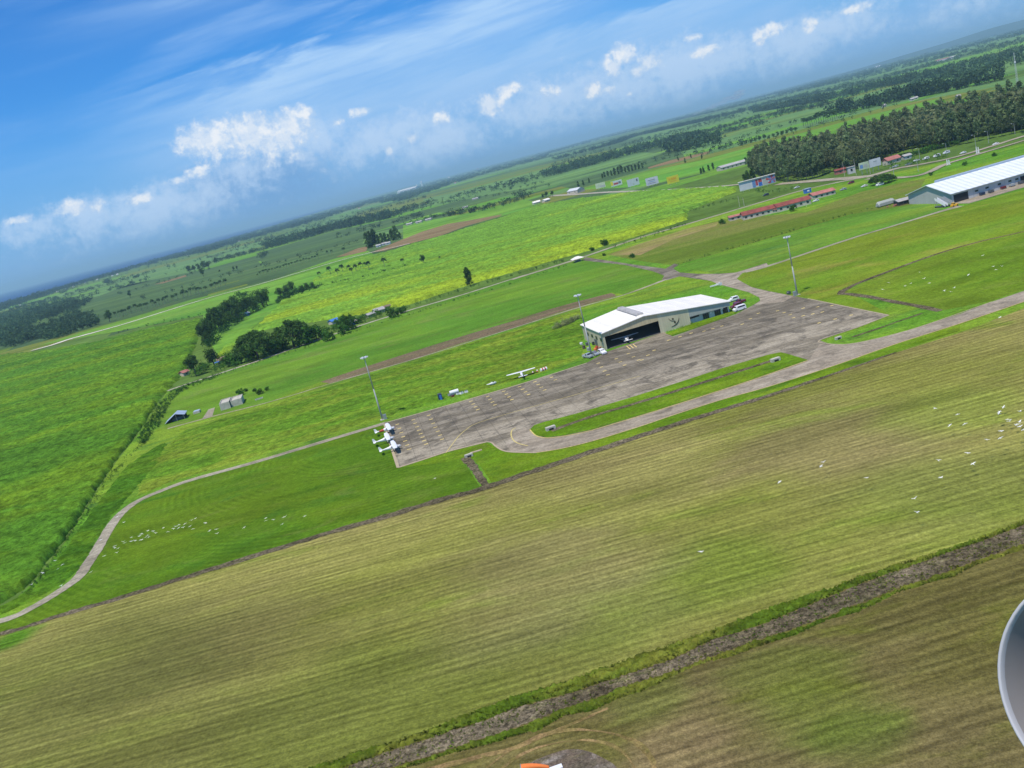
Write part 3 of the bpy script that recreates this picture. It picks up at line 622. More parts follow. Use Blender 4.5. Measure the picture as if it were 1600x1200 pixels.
sheet('hut_yard', G and [(316, 655), (326, 640), (336, 637), (332, 650)], 0.12, MT['road'], 'small gravel yard beside the concrete hut', 'yard')
# drains and ditches
ribbon('upper_ditch', ditch_up, [2.2, 2.2, 2.6, 2.6, 3.0, 3.2, 3.4, 3.4, 3.4, 3.0, 2.6, 1.8, 0.8], 0.10, MT['ditch'], 'stony ditch between the green meadow and the mown field', 'ditch', jitter=0.25)
g_top = [(330, 1262), (470, 1222), (540, 1200), (625, 1167), (725, 1137), (800, 1109), (900, 1080), (975, 1055), (1050, 1030), (1112, 1001), (1200, 972), (1262, 947), (1325, 920), (1380, 899), (1415, 887), (1475, 867), (1550, 840), (1600, 820), (1760, 757)]
g_bot = [(1760, 788), (1600, 850), (1525, 877), (1450, 905), (1375, 930), (1325, 950), (1250, 980), (1200, 995), (1112, 1027), (1050, 1050), (975, 1075), (875, 1110), (800, 1140), (700, 1172), (607, 1202), (470, 1250), (400, 1275)]
crop('lower_ditch', g_top+g_bot, 0.12, 0.28, MT['ditch'], 'wide stony ditch crossing the foreground', 'ditch', kind='structure', rough=0.10, lump=0.12, z0=0.04, lumpsize=1.0)
crop('bank_grass', low_top+g_top[::-1], 0.45, 0.35, MT['verge'], 'strip of tall green grass on the far bank of the stony ditch', 'grass', rough=0.3, lump=0.25, z0=0.03, lumpsize=1.2)
lb = [(618, 1206), (660, 1194), (700, 1180), (730, 1172), (765, 1164), (800, 1152), (845, 1140), (880, 1120), (930, 1110), (965, 1092), (1000, 1082), (1030, 1068), (1052, 1056), (1080, 1044), (1112, 1033), (1150, 1024), (1200, 1006), (1240, 994), (1300, 966), (1340, 958), (1400, 928), (1450, 912), (1490, 902), (1525, 884), (1600, 858)]
crop('bank_grass', [(607, 1203), (700, 1173), (800, 1141), (875, 1111), (975, 1076), (1050, 1051), (1112, 1028), (1200, 996), (1250, 981), (1325, 951), (1375, 931), (1450, 906), (1525, 878), (1600, 851)]+lb[::-1], 0.35, 0.35, MT['verge'], 'ragged green grass on the near bank of the stony ditch', 'grass', rough=0.25, lump=0.25, z0=0.03, lumpsize=1.2)
def tufts(name, poly, n, h, m, label):
    P = np.array(G(poly)); lo, hi = P.min(0), P.max(0); x = rng.uniform(lo[0], hi[0], n*12); y = rng.uniform(lo[1], hi[1], n*12)
    k = inside([tuple(q) for q in P], x, y) & (np.abs(x) < 150); x, y = x[k][:n], y[k][:n]; hh_ = h*rng.uniform(.5, 1.3, len(x))
    v, f = leaf_arrays(np.stack([x, y, hh_*.6], 1), np.stack([hh_*.45, hh_*.45, hh_*.5], 1), 8, h*.28)
    return tag(link(name, arr_mesh(name, v, f), m), label, 'grass', kind='stuff')
tufts('grass_tufts', low_top+g_top[::-1], 3000, .42, MT['verge2'], 'tufts of tall grass along the far bank of the stony ditch')
tufts('grass_tufts', [(607, 1206), (800, 1144), (975, 1079), (1112, 1031), (1250, 984), (1375, 934), (1600, 854)]+lb[::-1], 1700, .34, MT['verge2'], 'tufts of ragged grass along the near bank of the stony ditch')
tufts('ditch_weeds', g_top+g_bot, 900, .38, MT['verge'], 'scattered weeds growing between the stones of the wide ditch')
ribbon('island_drain', [(862, 674), (920, 653), (1000, 629), (1100, 598), (1207, 564)], 2.0, 0.19, MT['ditch'], 'stony drain along the middle of the grass island', 'drain', jitter=0.25)
ribbon('side_ditch', [(727, 715), (740, 730), (750, 745), (760, 762)], [3.4, 2.2, 2.0, 2.0], 0.12, MT['ditch'], 'short stony side ditch below the apron corner', 'ditch', jitter=0.3)
ribbon('angled_drain', [(1600, 362), (1500, 386), (1400, 420), (1316, 455), (1340, 461), (1400, 472), (1470, 486)], [1.4, 1.6, 2.0, 2.6, 2.8, 2.6, 2.0], 0.12, MT['ditch'], 'angled earth drain enclosing the egret meadow on the right', 'drain', jitter=0.3, k=3)
ribbon('wedge_drain', [(1332, 527), (1380, 511), (1440, 490)], 1.0, 0.12, MT['ditch'], 'short drain in the grass wedge right of the apron', 'drain', jitter=0.4)
ribbon('dirt_trail', [(560, 1230), (700, 1195), (800, 1170), (850, 1150), (920, 1120), (950, 1107)], [1.2, .9, .7, 0.4], 0.06, GR['trackm'], 'faint reddish trail above the windsock circle', 'trail', jitter=0.3)

# ------------------------------------------------------------------ crops
lf = [(-180, 585), (0, 556), (60, 551), (150, 536), (240, 514), (318, 499), (305, 540), (285, 588), (262, 609), (240, 640), (215, 678), (180, 721), (140, 784), (100, 846), (60, 898), (30, 926), (0, 945), (-180, 1000)]
def split_crop(name, px, ysplit, h, c1, c2, m, label, cat):
    pts = G(px); P = np.array(pts)
    for lo, hi, cell, tagl in ((-1e9, ysplit, c1, 'nearer part of '), (ysplit, 1e9, c2, 'farther part of ')):
        out_ = []; n = len(pts)
        for i in range(n):
            a, b2 = pts[i], pts[(i+1) % n]
            ia, ib = lo <= a[1] <= hi, lo <= b2[1] <= hi
            if ia: out_.append(a)
            if ia != ib:
                e = ysplit; t = (e-a[1])/(b2[1]-a[1]); out_.append((a[0]+(b2[0]-a[0])*t, e))
        crop(name, None, h, cell, m, tagl+label, cat, world_pts=out_, rough=0.28*min(cell, 2), lump=0.55, lumpsize=2.6*max(1, cell))
split_crop('sugarcane', lf, 480, 1.9, 0.8, 1.8, MT['cane'], 'the bright green sugarcane field at far left', 'sugarcane')
mf = [(338, 560), (350, 545), (400, 512), (436, 479), (445, 464), (490, 450), (490, 436), (530, 420), (550, 407), (602, 396), (640, 384), (690, 371), (735, 356), (785, 341), (830, 325), (900, 312), (1000, 300), (1100, 295), (1152, 292), (1150, 300), (1075, 330), (1075, 343), (1000, 368), (920, 392), (880, 403), (740, 443), (640, 476), (570, 490), (480, 505), (430, 512), (395, 520), (370, 545), (345, 558)]
split_crop('sugarcane', mf, 620, 1.8, 1.1, 1.9, MT['cane_y'], 'the yellowing sugarcane field behind the pale road', 'sugarcane')
# rough grass beside the apron
crop('rough_grass', [(530, 601), (650, 564), (800, 517), (880, 492), (910, 485), (912, 556), (880, 572), (800, 597), (690, 627), (600, 652), (480, 690), (350, 728), (260, 756), (210, 778), (240, 715), (290, 672), (400, 640), (480, 616)], 0.3, 0.8, MT['tuft'], 'tall rough yellow green grass beside the apron', 'grass', rough=0.14, lump=0.28, lumpsize=3.5, z0=0.02)
crop('ditch_grass', [(196, 730), (240, 700), (262, 690), (250, 720), (208, 770), (180, 800), (158, 835), (140, 866), (124, 890), (95, 914), (50, 940), (0, 962), (-120, 1000), (-100, 985), (20, 940), (66, 905), (108, 850), (150, 790)], 0.35, 0.7, MT['darkgrass'], 'darker rank grass between the far left cane and the gravel road', 'grass', rough=0.2, lump=0.3, lumpsize=3.0, z0=0.02)

# ------------------------------------------------------------------ far fields, earth plots, lanes
for nm, px, m, lab in (
    ('far_field', [(20, 525), (110, 515), (175, 495), (330, 450), (420, 425), (400, 405), (300, 425), (200, 445), (110, 480), (60, 505)], 'farg2', 'dull green field behind the palm row at left'),
    ('far_field', [(110, 470), (230, 440), (330, 412), (330, 402), (240, 425), (130, 460)], 'farg1', 'pale green field near the coast at left'),
    ('far_field', [(330, 408), (345, 398), (420, 372), (520, 340), (560, 330), (555, 338), (420, 382)], 'farg1', 'pale field strip inland of the coast wood'),
    ('far_field', [(400, 396), (520, 362), (620, 340), (640, 345), (575, 365), (560, 392), (500, 402), (420, 428)], 'farg2', 'dark green field left of the tall tree cluster'),
    ('far_field', [(60, 540), (160, 510), (300, 468), (420, 440), (520, 405), (575, 392), (588, 400), (592, 432), (500, 458), (440, 480), (400, 508), (340, 555), (318, 520), (318, 492), (200, 515)], 'farg3', 'vivid green cane strip along the white lane'),
    ('far_field', [(630, 352), (720, 335), (820, 312), (850, 318), (760, 345), (660, 372), (630, 378)], 'farg3', 'vivid green field beside the bare earth plot'),
    ('far_field', [(660, 312), (720, 298), (860, 268), (1000, 238), (1040, 240), (960, 258), (870, 285), (760, 305), (680, 322)], 'farg1', 'pale green field strip in the middle distance'),
    ('far_field', [(870, 290), (960, 265), (1060, 232), (1070, 245), (1020, 262), (900, 296)], 'farg2', 'deep green field behind the row of hoardings'),
    ('far_field', [(900, 297), (1010, 268), (1100, 250), (1200, 222), (1340, 185), (1470, 153), (1480, 160), (1330, 200), (1190, 245), (1140, 262), (1000, 292)], 'farg3', 'vivid green strip behind the plantation and hoardings'),
    ('far_field', [(1000, 210), (1100, 186), (1200, 165), (1300, 140), (1300, 147), (1200, 175), (1100, 200), (1010, 222)], 'farg1', 'pale far strip left of the plantation'),
    ('far_field', [(1300, 165), (1450, 128), (1600, 88), (1650, 75), (1650, 100), (1540, 120), (1440, 145), (1330, 172)], 'farg1', 'pale far strip above the plantation')):
    sheet(nm, px, 0.15, GR[m], lab, 'field')
pr_ = random.Random(5); pv_, pf_, pm_ = [], [], []; hed = []
for i in range(150):
    y = 1150*math.exp(pr_.random()*1.95); x = pr_.uniform(-.62, .60)*y; L_ = pr_.uniform(.12, .35)*y; D_ = pr_.uniform(.03, .10)*y; ag = RUN+pr_.uniform(-.12, .12)
    q = [(x+a*math.cos(ag)-b*math.sin(ag), y+a*math.sin(ag)+b*math.cos(ag)) for a, b in ((-L_, -D_), (L_, -D_*.8), (L_*.95, D_), (-L_*1.05, D_*.9))]
    if any(proj(Vector((p[0], p[1], 0)))[0] < 420 and p[1] > 4800 for p in q): continue
    b0 = len(pv_); pv_ += [(p[0], p[1], 0.04+i*.0006) for p in q]; pf_.append((b0, b0+1, b0+2, b0+3)); pm_.append(pr_.choice([0, 0, 1, 1, 2, 3]))
    if pr_.random() < .6: hed.append((q[2], q[3]) if pr_.random() < .7 else (q[0], q[3]))
me = bpy.data.meshes.new('field_patchwork'); me.from_pydata(pv_, [], pf_)
for k in ('farg1', 'farg2', 'farg3', 'olive'): me.materials.append(GR[k])
me.polygons.foreach_set('material_index', pm_); me.update()
tag(link('field_patchwork', me), 'patchwork of far fields in several greens', 'fields', kind='structure')
sheet('bare_earth', [(525, 402), (560, 388), (575, 385), (572, 393), (540, 400)], 0.3, GR['earth'], 'small bare earth plot left of the tree cluster', 'earth plot')
sheet('bare_earth', [(620, 378), (660, 362), (700, 350), (725, 346), (785, 335), (780, 339), (730, 353), (690, 368), (640, 381), (600, 392), (580, 395)], 0.3, GR['earth'], 'long bare earth plot right of the tree cluster', 'earth plot')
sheet('bare_earth', [(1012, 262), (1050, 250), (1110, 236), (1108, 240), (1060, 253), (1014, 264)], 0.3, GR['earth'], 'bare earth plot behind the hoardings', 'earth plot')
sheet('bare_earth', [(240, 445), (290, 430), (292, 432), (255, 443)], 0.4, GR['earth'], 'bare earth plot near the coast', 'earth plot')
ribbon('white_lane', [(50, 548), (80, 540), (110, 530), (147, 520), (200, 505), (280, 480), (340, 462), (400, 446), (475, 424), (540, 405), (580, 395), (640, 381)], [9, 14, 13, 9, 6, 5, 4.5, 5, 4], 0.5, MT['white_road'], 'thin white coral lane between the far fields', 'lane', jitter=0.2)
ribbon('hoarding_road', [(862, 306), (900, 304), (950, 300.5), (1005, 299), (1060, 296), (1120, 292), (1170, 287)], [10, 9, 7, 6, 5], 0.35, MT['pale_road'], 'pale road in front of the row of hoardings', 'road')
ribbon('plantation_road', [(1215, 288), (1260, 284), (1310, 280), (1355, 276), (1400, 264), (1440, 257), (1500, 244), (1600, 213), (1700, 183)], [9, 10, 11, 9, 6, 6, 6], 0.3, MT['road'], 'grey road along the foot of the plantation', 'road')
ribbon('entrance_road', [(1355, 280), (1420, 277), (1450, 270), (1475, 258), (1500, 250), (1560, 232), (1620, 214)], [5, 6, 6, 5, 4], 0.33, MT['road'], 'grey road curving behind the white roofed terminal', 'road')

# ------------------------------------------------------------------ trees
def mk_tree(kind, i):
    g = np.random.default_rng(100+i*7+hash(kind) % 50 if False else 100+i*7+len(kind)*13)
    tr = MB()
    if kind == 'slim':       # plantation tree: bare pale stem, narrow ragged crown
        h = 20.0; top = Vector((g.uniform(-.6, .6), g.uniform(-.6, .6), h*0.9)); tr.tube((0, 0, -0.3), top*0.5, 0.22, 0.16, 6); tr.tube(top*0.5, top, 0.16, 0.04, 6)
        n = 46; t = g.uniform(0.28, 1.0, n); rad = 3.3*np.sin(np.clip((t-0.22)/0.78, 0, 1)*math.pi*0.92+0.15)+0.3
        a = g.uniform(0, 6.28, n); rr = rad*np.sqrt(g.uniform(0.05, 1, n))
        cent = np.stack([np.cos(a)*rr+top.x*t, np.sin(a)*rr+top.y*t, t*h], 1); rd = np.stack([g.uniform(0.9, 1.6, n), g.uniform(0.9, 1.6, n), g.uniform(1.0, 1.9, n)], 1)
        for k in range(0, n, 4): tr.tube((top.x*t[k]*.9, top.y*t[k]*.9, t[k]*h*0.88), cent[k], 0.06, 0.02, 4)
        v, f = leaf_arrays(cent, rd, 26, 0.50, rs=g); mats = ('casu', 'bark')
    elif kind == 'broad':    # rain tree: wide umbrella crown
        h = 12.0; tr.tube((0, 0, -0.3), (0, 0, 3.5), 0.55, 0.42, 8); n = 80
        a = g.uniform(0, 6.28, n); rr = 8.5*np.sqrt(g.uniform(0, 1, n)); z = h*0.95-(rr/8.5)**2*6.0-np.abs(g.normal(0, 1.4, n))
        cent = np.stack([np.cos(a)*rr, np.sin(a)*rr, z], 1); rd = np.stack([g.uniform(1.3, 2.2, n), g.uniform(1.3, 2.2, n), g.uniform(0.9, 1.5, n)], 1)
        for k in range(0, n, 4): tr.tube((0, 0, 3.2), cent[k]-np.array([0, 0, .6]), 0.22, 0.06, 5)
        v, f = leaf_arrays(cent, rd, 60, 0.42, rs=g); mats = ('leaf', 'darkbark')
    elif kind == 'round':    # dense field tree
        h = 11.0; tr.tube((0, 0, -0.3), (0, 0, 4.5), 0.32, 0.2, 7); n = 26
        d = g.normal(size=(n, 3)); d /= np.linalg.norm(d, axis=1, keepdims=True); q = g.uniform(0.25, 1, (n, 1))
        cent = d*q*np.array([3.4, 3.4, 3.9])+np.array([0, 0, 6.4]); rd = np.repeat(g.uniform(1.0, 1.9, (n, 1)), 3, 1)
        for k in range(0, n, 4): tr.tube((0, 0, 4.0), cent[k], 0.12, 0.03, 5)
        v, f = leaf_arrays(cent, rd, 40, 0.40, rs=g); mats = ('leaf', 'darkbark')
    elif kind == 'bush':
        h = 4.0; tr.tube((0, 0, -0.2), (0, 0, 1.6), 0.14, 0.08, 5); n = 14
        a = g.uniform(0, 6.28, n); rr = 1.9*np.sqrt(g.uniform(0, 1, n))
        cent = np.stack([np.cos(a)*rr, np.sin(a)*rr, g.uniform(0.7, 3.2, n)], 1); rd = np.repeat(g.uniform(0.6, 1.1, (n, 1)), 3, 1)
        v, f = leaf_arrays(cent, rd, 34, 0.30, rs=g); mats = ('leaf2', 'darkbark')
    elif kind == 'column':   # tall dense field tree
        h = 14.0; tr.tube((0, 0, -0.3), (0, 0, 9), 0.3, 0.12, 6); n = 52; t = g.uniform(0.08, 1, n)
        rad = 2.5*np.sin(np.clip(t, 0.02, 1)*math.pi*0.75+0.55); a = g.uniform(0, 6.28, n); rr = rad*np.sqrt(g.uniform(0, 1, n))
        cent = np.stack([np.cos(a)*rr, np.sin(a)*rr, t*h*0.94], 1); rd = np.stack([g.uniform(0.8, 1.4, n)]*3, 1)
        v, f = leaf_arrays(cent, rd, 40, 0.38, rs=g); mats = ('leaf', 'darkbark')
    elif kind == 'palm':
        h = 10.5; bend = g.uniform(-1.2, 1.2, 2); prev = Vector((0, 0, -0.3)); vs_, fs_ = [], []
        for k in range(1, 6):
            t = k/5; p = Vector((bend[0]*t*t, bend[1]*t*t, h*t)); tr.tube(prev, p, 0.30-0.02*k, 0.28-0.02*k, 6); prev = p
        nf = 22
        for k in range(nf):
            a = k*2.399+g.uniform(-.2, .2); lift = g.uniform(-0.5, 1.3); L = g.uniform(3.8, 4.9); c0 = np.array(prev)
            dirv_ = np.array([math.cos(a), math.sin(a), 0]); side = np.array([-math.sin(a), math.cos(a), 0]); pts = []
            for s_ in range(7):
                t = s_/6; pts.append(c0+dirv_*L*(t*0.95)*(1-0.15*abs(lift))+np.array([0, 0, lift*L*t*0.75-3.2*t*t*(1+0.3*max(lift, 0))]))
            for s_ in range(6):
                w0, w1 = [0.95*math.sin(min(1, q_*1.05+0.12)*math.pi)**0.6+0.05 for q_ in (s_/6, (s_+1)/6)]
                for sg in (-1, 1):
                    b0 = len(vs_); dr = np.array([0, 0, -0.45])
                    vs_ += [pts[s_], pts[s_+1]-0*dr, pts[s_+1]+side*sg*w1+dr*w1, pts[s_]+side*sg*w0+dr*w0]; fs_.append((b0, b0+1, b0+2, b0+3))
        v, f = np.array(vs_), np.array(fs_); mats = ('palm', 'bark')
    return arr_mesh(kind+'_crown', v, f), tr, mats
NAMES = dict(slim='plantation_tree', broad='rain_tree', round='tree', bush='bush', column='tree', palm='palm_tree')
CATS = dict(slim='tree', broad='tree', round='tree', bush='bush', column='tree', palm='palm tree')
_proto = {}
def tree(kind, loc, sc, label, group=None, leaf=None):
    vi = random.randrange(5 if kind != 'broad' else 3)
    key = (kind, vi, leaf)
    loc = Vector(loc); rz = random.uniform(0, 6.28)
    if key not in _proto:
        me, tr, mats = mk_tree(kind, vi)
        r = thing(NAMES[kind], loc, rz, label, CATS[kind], group); r.scale = (sc, sc, sc)
        link('crown', me, MT[leaf or mats[0]], r); tr.build('trunk' if kind != 'bush' else 'stem', MT[mats[1]], r, True)
        _proto[key] = r
        return r
    r = dup(_proto[key], loc, rz, sc, label)
    if group: r['group'] = group
    elif 'group' in r: del r['group']
    return r
HT = dict(slim=20.0, broad=13.0, round=11.3, bush=4.2, column=14.0, palm=12.0)
def tree_px(kind, x, y, top, label, group=None, leaf=None, hmax=40):
    return tree(kind, at(x, y), min(hgt(x, y, top), hmax)/HT[kind], label, group, leaf)
# plantation on the right
fpoly = np.array(G([(1172, 268), (1190, 277), (1222, 284), (1270, 280), (1300, 268), (1352, 262), (1395, 244), (1500, 227), (1620, 205), (1700, 180), (1700, 150), (1600, 165), (1500, 188), (1400, 211), (1300, 236), (1200, 258)]))
front = smooth_line(G([(1176, 270), (1222, 283.5), (1270, 279.5), (1300, 269), (1352, 262.5), (1395, 244.5), (1500, 227), (1620, 202)]), 8)
fl = [front[0].lerp(front[0], 0)]; acc = 0; pts_front = []
for a, b_ in zip(front[:-1], front[1:]):
    n = max(1, int((b_-a).length/6.0))
    for k in range(n): pts_front.append(a.lerp(b_, k/n)+Vector((random.uniform(-1, 1), random.uniform(0, 3))))
for p in pts_front[:90]:
    tree('slim', (p.x, p.y, 0), random.uniform(0.78, 1.08), 'tall slender plantation tree with pale bare stem on the roadside edge', 'plantation trees at the roadside edge')
cnt = 0; placed = [(p.x, p.y) for p in pts_front]
x0, y0 = fpoly.min(0); x1, y1 = fpoly.max(0); tries = 0
while cnt < 205 and tries < 20000:
    tries += 1
    x, y = random.uniform(x0, x1), random.uniform(y0, y1)
    if not inside([tuple(q) for q in fpoly], np.array([x]), np.array([y]))[0]: continue
    if min((x-a)**2+(y-b_)**2 for a, b_ in placed) < 9.5**2: continue
    pp = proj(Vector((x, y, 15)))
    if pp[0] > 1640: continue
    placed.append((x, y)); cnt += 1
    tree('slim', (x, y, 0), random.uniform(1.0, 1.35), 'tall dark tree standing deep inside the dense plantation', 'trees inside the plantation')

def far_wood(name, spots, hts, m, label, leaves=16, spread=0.45, cat='wood', wide=1.0):
    cs, rs_, sz = [], [], []
    for (x, y), h in zip(spots, hts):
        k = 4
        for _ in range(k):
            q = random.uniform(0.35, 0.9)
            cs.append((x+random.gauss(0, spread*h*0.45)*wide, y+random.gauss(0, spread*h*0.45)*wide, h*q)); s_ = h*random.uniform(0.18, 0.32); rs_.append((s_*1.2*wide, s_*1.2*wide, s_)); sz.append(h*0.085*(.5+.5*wide))
        cs.append((x, y, h*0.25)); rs_.append((h*.2, h*.2, h*.25)); sz.append(h*0.075)
    v, f = leaf_arrays(np.array(cs), np.array(rs_), leaves, np.array(sz))
    return tag(link(name, arr_mesh(name, v, f), m), label, cat, kind='stuff')
def band_trees(px, depth, gap, hm, label, m='farleaf', jit=0.35, name='far_wood', leaves=14, wide=1.3):
    L = smooth_line(G(px), 4); sp, ht = [], []
    for a, b_ in zip(L[:-1], L[1:]):
        n = max(1, int((b_-a).length/gap*max(1, depth/gap)))
        for k in range(n):
            p = a.lerp(b_, random.random()); sp.append((p.x, p.y+random.uniform(0, depth))); ht.append(hm*random.uniform(1-jit, 1+jit))
    return far_wood(name, sp, ht, MT[m], label, leaves, wide=wide)
def area_trees(px, n, hm, label, m='farleaf', name='far_wood', leaves=14, wide=1.5):
    sp, ht = [], []; P = np.array(px, float); lo, hi = P.min(0), P.max(0)
    while len(sp) < n:
        x, y = random.uniform(lo[0], hi[0]), random.uniform(lo[1], hi[1])
        if inside([tuple(q) for q in P], np.array([x]), np.array([y]))[0]:
            g = at(x, y); sp.append((g.x, g.y)); ht.append(hm*random.uniform(.65, 1.3))
    return far_wood(name, sp, ht, MT[m], label, leaves, wide=wide)
area_trees([(1180, 268), (1222, 280), (1268, 276), (1300, 265), (1352, 259), (1395, 241), (1500, 223), (1640, 196), (1640, 166), (1500, 190), (1400, 213), (1300, 238), (1200, 258)], 520, 17, 'dense lower growth filling the plantation', 'casu', 'plantation_growth', 26, 1.2)
# coast wood and horizon woods (read as one mass)
area_trees([(-40, 487), (0, 477), (100, 449), (200, 420), (300, 391), (400, 362), (500, 333), (600, 306), (600, 312), (500, 345), (400, 372), (330, 393), (260, 408), (200, 424), (120, 447), (60, 467), (-40, 500)], 1500, 17, 'dark wood and villages along the far coast', wide=3.5, leaves=10)
area_trees([(-40, 500), (30, 480), (75, 468), (125, 472), (100, 488), (60, 503), (40, 515), (15, 538), (-40, 552)], 750, 12, 'dark wood at the left edge of the view', wide=1.8)
area_trees([(100, 480), (145, 470), (128, 482), (105, 488), (60, 505), (65, 497)], 150, 11, 'wood tongue beyond the dull green field')
area_trees([(55, 521), (75, 512), (100, 500), (108, 490), (125, 490), (145, 500), (160, 507), (130, 515), (100, 527), (70, 533), (55, 530)], 170, 10, 'wood beside the white lane at left', leaves=22)
area_trees([(0, 548), (30, 520), (60, 515), (60, 530), (30, 540)], 110, 10, 'dark wood corner above the far left cane', leaves=20)
area_trees([(560, 318), (640, 294), (720, 272), (800, 250), (900, 224), (980, 203), (980, 205), (900, 230), (860, 240), (850, 248), (800, 262), (740, 278), (700, 291), (640, 312), (600, 318)], 1500, 15, 'dark wooded town strip below the horizon', wide=3.5, leaves=10)
area_trees([(980, 199), (1200, 143), (1400, 91), (1620, 33), (1620, 50), (1400, 104), (1200, 155), (980, 207)], 900, 16, 'dark wooded plain right under the horizon at right', wide=6.0, leaves=10)
for px, d, gap, h, lab in (
    ([(100, 475), (165, 458), (225, 440)], 60, 22, 12, 'dark tree line inland of the coast at left'),
    ([(332, 412), (365, 402), (400, 393)], 40, 20, 13, 'short dark tree line near the bare earth plot'),
    ([(410, 390), (470, 375), (520, 361), (570, 350), (615, 340)], 70, 12, 19, 'thick dark tree line across the middle distance'),
    ([(615, 338), (650, 326), (680, 318)], 60, 20, 14, 'thin end of the dark middle tree line'),
    ([(630, 352), (660, 344), (700, 338)], 30, 16, 7, 'low scattered trees beside the pale farm lane'),
    ([(700, 339), (740, 333), (780, 325), (800, 318), (830, 309)], 30, 13, 10, 'row of small trees across the vivid fields'),
    ([(660, 322), (740, 312), (860, 293)], 20, 30, 7, 'sparse tree row behind the farm lane'),
    ([(780, 300), (820, 293), (850, 287)], 20, 25, 9, 'broken tree row left of the hoardings'),
    ([(860, 276), (900, 266), (950, 252), (1000, 239), (1050, 226), (1110, 216)], 160, 17, 19, 'thick dark wood behind the hoardings'),
    ([(1060, 238), (1090, 232), (1130, 223)], 120, 15, 19, 'dark copse at the end of the thick wood'),
    ([(870, 250), (960, 226), (1000, 212), (1100, 190), (1200, 166)], 260, 30, 18, 'long far tree line in the middle distance'),
    ([(860, 240), (980, 204), (1100, 176), (1200, 151), (1300, 126), (1400, 101), (1500, 76), (1620, 45)], 2500, 220, 20, 'dark wooded band just below the horizon'),
    ([(960, 212), (1060, 188), (1200, 156), (1300, 131), (1420, 105), (1620, 55)], 900, 110, 18, 'second far wooded band under the horizon'),
    ([(1200, 172), (1270, 160), (1330, 149), (1400, 131), (1450, 122), (1520, 108), (1600, 88), (1660, 74)], 200, 24, 19, 'broad dark tree line beyond the plantation'),
    ([(1200, 163), (1330, 136), (1450, 106), (1600, 68), (1660, 52)], 300, 50, 17, 'far dark tree line at upper right'),
    ([(1215, 180), (1300, 165), (1340, 158)], 80, 25, 14, 'scattered far trees beyond the palm stand'),
    ([(1330, 176), (1380, 165), (1430, 153), (1470, 146), (1520, 136), (1580, 122)], 110, 14, 19, 'thick dark wood just behind the plantation'),
    ([(1440, 135), (1500, 122), (1560, 112)], 60, 18, 18, 'dark copses behind the plantation at upper right'),
    ([(1345, 142), (1390, 134), (1440, 128)], 40, 22, 13, 'small copse row in the pale far strip'),
    ([(1560, 108), (1600, 100), (1650, 90)], 60, 18, 18, 'dark copse by the radio mast'),
    ([(940, 206), (1050, 182)], 600, 120, 16, 'far broken wood near the smoke')):
    band_trees(px, d, gap, h, lab)
sp, ht = [], []
for a, b_ in hed:
    L_ = math.hypot(a[0]-b_[0], a[1]-b_[1]); n = int(L_/pr_.uniform(14, 40)); hh_ = pr_.uniform(6, 15); t0_ = pr_.uniform(0, .5); t1_ = pr_.uniform(t0_+.2, 1)
    for k in range(n):
        t = t0_+(t1_-t0_)*k/max(n, 1); x, y = a[0]+(b_[0]-a[0])*t, a[1]+(b_[1]-a[1])*t
        pp = proj(Vector((x, y, 0)))
        if pp[1] < np.interp(pp[0], [0, 200, 480, 600, 790, 900, 1200, 1600], [505, 478, 402, 368, 328, 285, 222, 112]) and pr_.random() < .85: sp.append((x+pr_.uniform(-6, 6), y+pr_.uniform(-9, 9))); ht.append(hh_*pr_.uniform(.6, 1.3))
far_wood('field_hedges', sp, ht, MT['farleaf'], 'broken tree lines between the far fields', 12, wide=1.5)
# hedge and bush lines
for px, gap, h, lab, m in (
    ([(440, 470), (500, 450), (575, 434), (645, 415)], 3.2, 3.6, 'dark bush line along the top of the yellowing cane', 'hedge'),
    ([(180, 522), (230, 510), (270, 502), (320, 494)], 5, 3.0, 'low dark hedge on the far edge of the left cane', 'hedge'),
    ([(1056, 415), (1120, 396), (1200, 373), (1270, 352), (1330, 335), (1380, 324), (1425, 318)], 2.0, 1.3, 'low dark hedge line across the right meadows', 'hedge'),
    ([(300, 600), (400, 569), (440, 556), (520, 531), (600, 504), (660, 487), (725, 466), (800, 444), (890, 414)], 1.7, 1.3, 'low dark hedge on the near side of the pale road', 'hedge'),
    ([(620, 488), (680, 468), (740, 449), (800, 432), (890, 406)], 1.8, 2.0, 'dark weeds, with leaves standing in for shade on the cane edge, above the pale road', 'hedge'),  # right half is a dark leaf strip modelling the cane's shadow edge
    ([(960, 388), (1000, 376), (1040, 363), (1075, 350)], 2.2, 2.2, 'dark weeds along the grey country road', 'hedge'),
    ([(1010, 351), (1035, 343), (1060, 337), (1100, 325), (1150, 312)], 2.5, 2.4, 'dark bush line inside the yellowing cane at right', 'hedge'),
    ([(868, 515), (878, 511), (890, 506), (905, 499)], 0.22, 2.2, 'pale flowering weeds beside the hangar', 'weeds'),
    ([(1040, 521), (1060, 514), (1085, 506)], 0.6, 0.8, 'low yellow green plants along the hangar wall', 'tuft'),
    ([(640, 625), (700, 612), (760, 592)], 1.5, 0.8, 'darker tall grass behind the parked trailer', 'tuft'),
    ([(1180, 300), (1215, 300), (1250, 295)], 3.0, 2.5, 'bushes beside the hoarding wall', 'leaf2'),
    ([(1385, 262), (1410, 260), (1450, 253), (1480, 246)], 2.5, 4.0, 'garden shrubs between the two roads', 'leaf2')):
    L = smooth_line(G(px), 5); sp, ht = [], []
    for a, b_ in zip(L[:-1], L[1:]):
        for k in range(max(1, int((b_-a).length/gap))):
            p = a.lerp(b_, random.random()); sp.append((p.x+random.uniform(-.4, .4)*h, p.y+random.uniform(-.4, .4)*h)); ht.append(h*random.uniform(0.5, 1.3))
    far_wood('hedge', sp, ht, MT[m], lab, 12, 0.6, 'hedge')
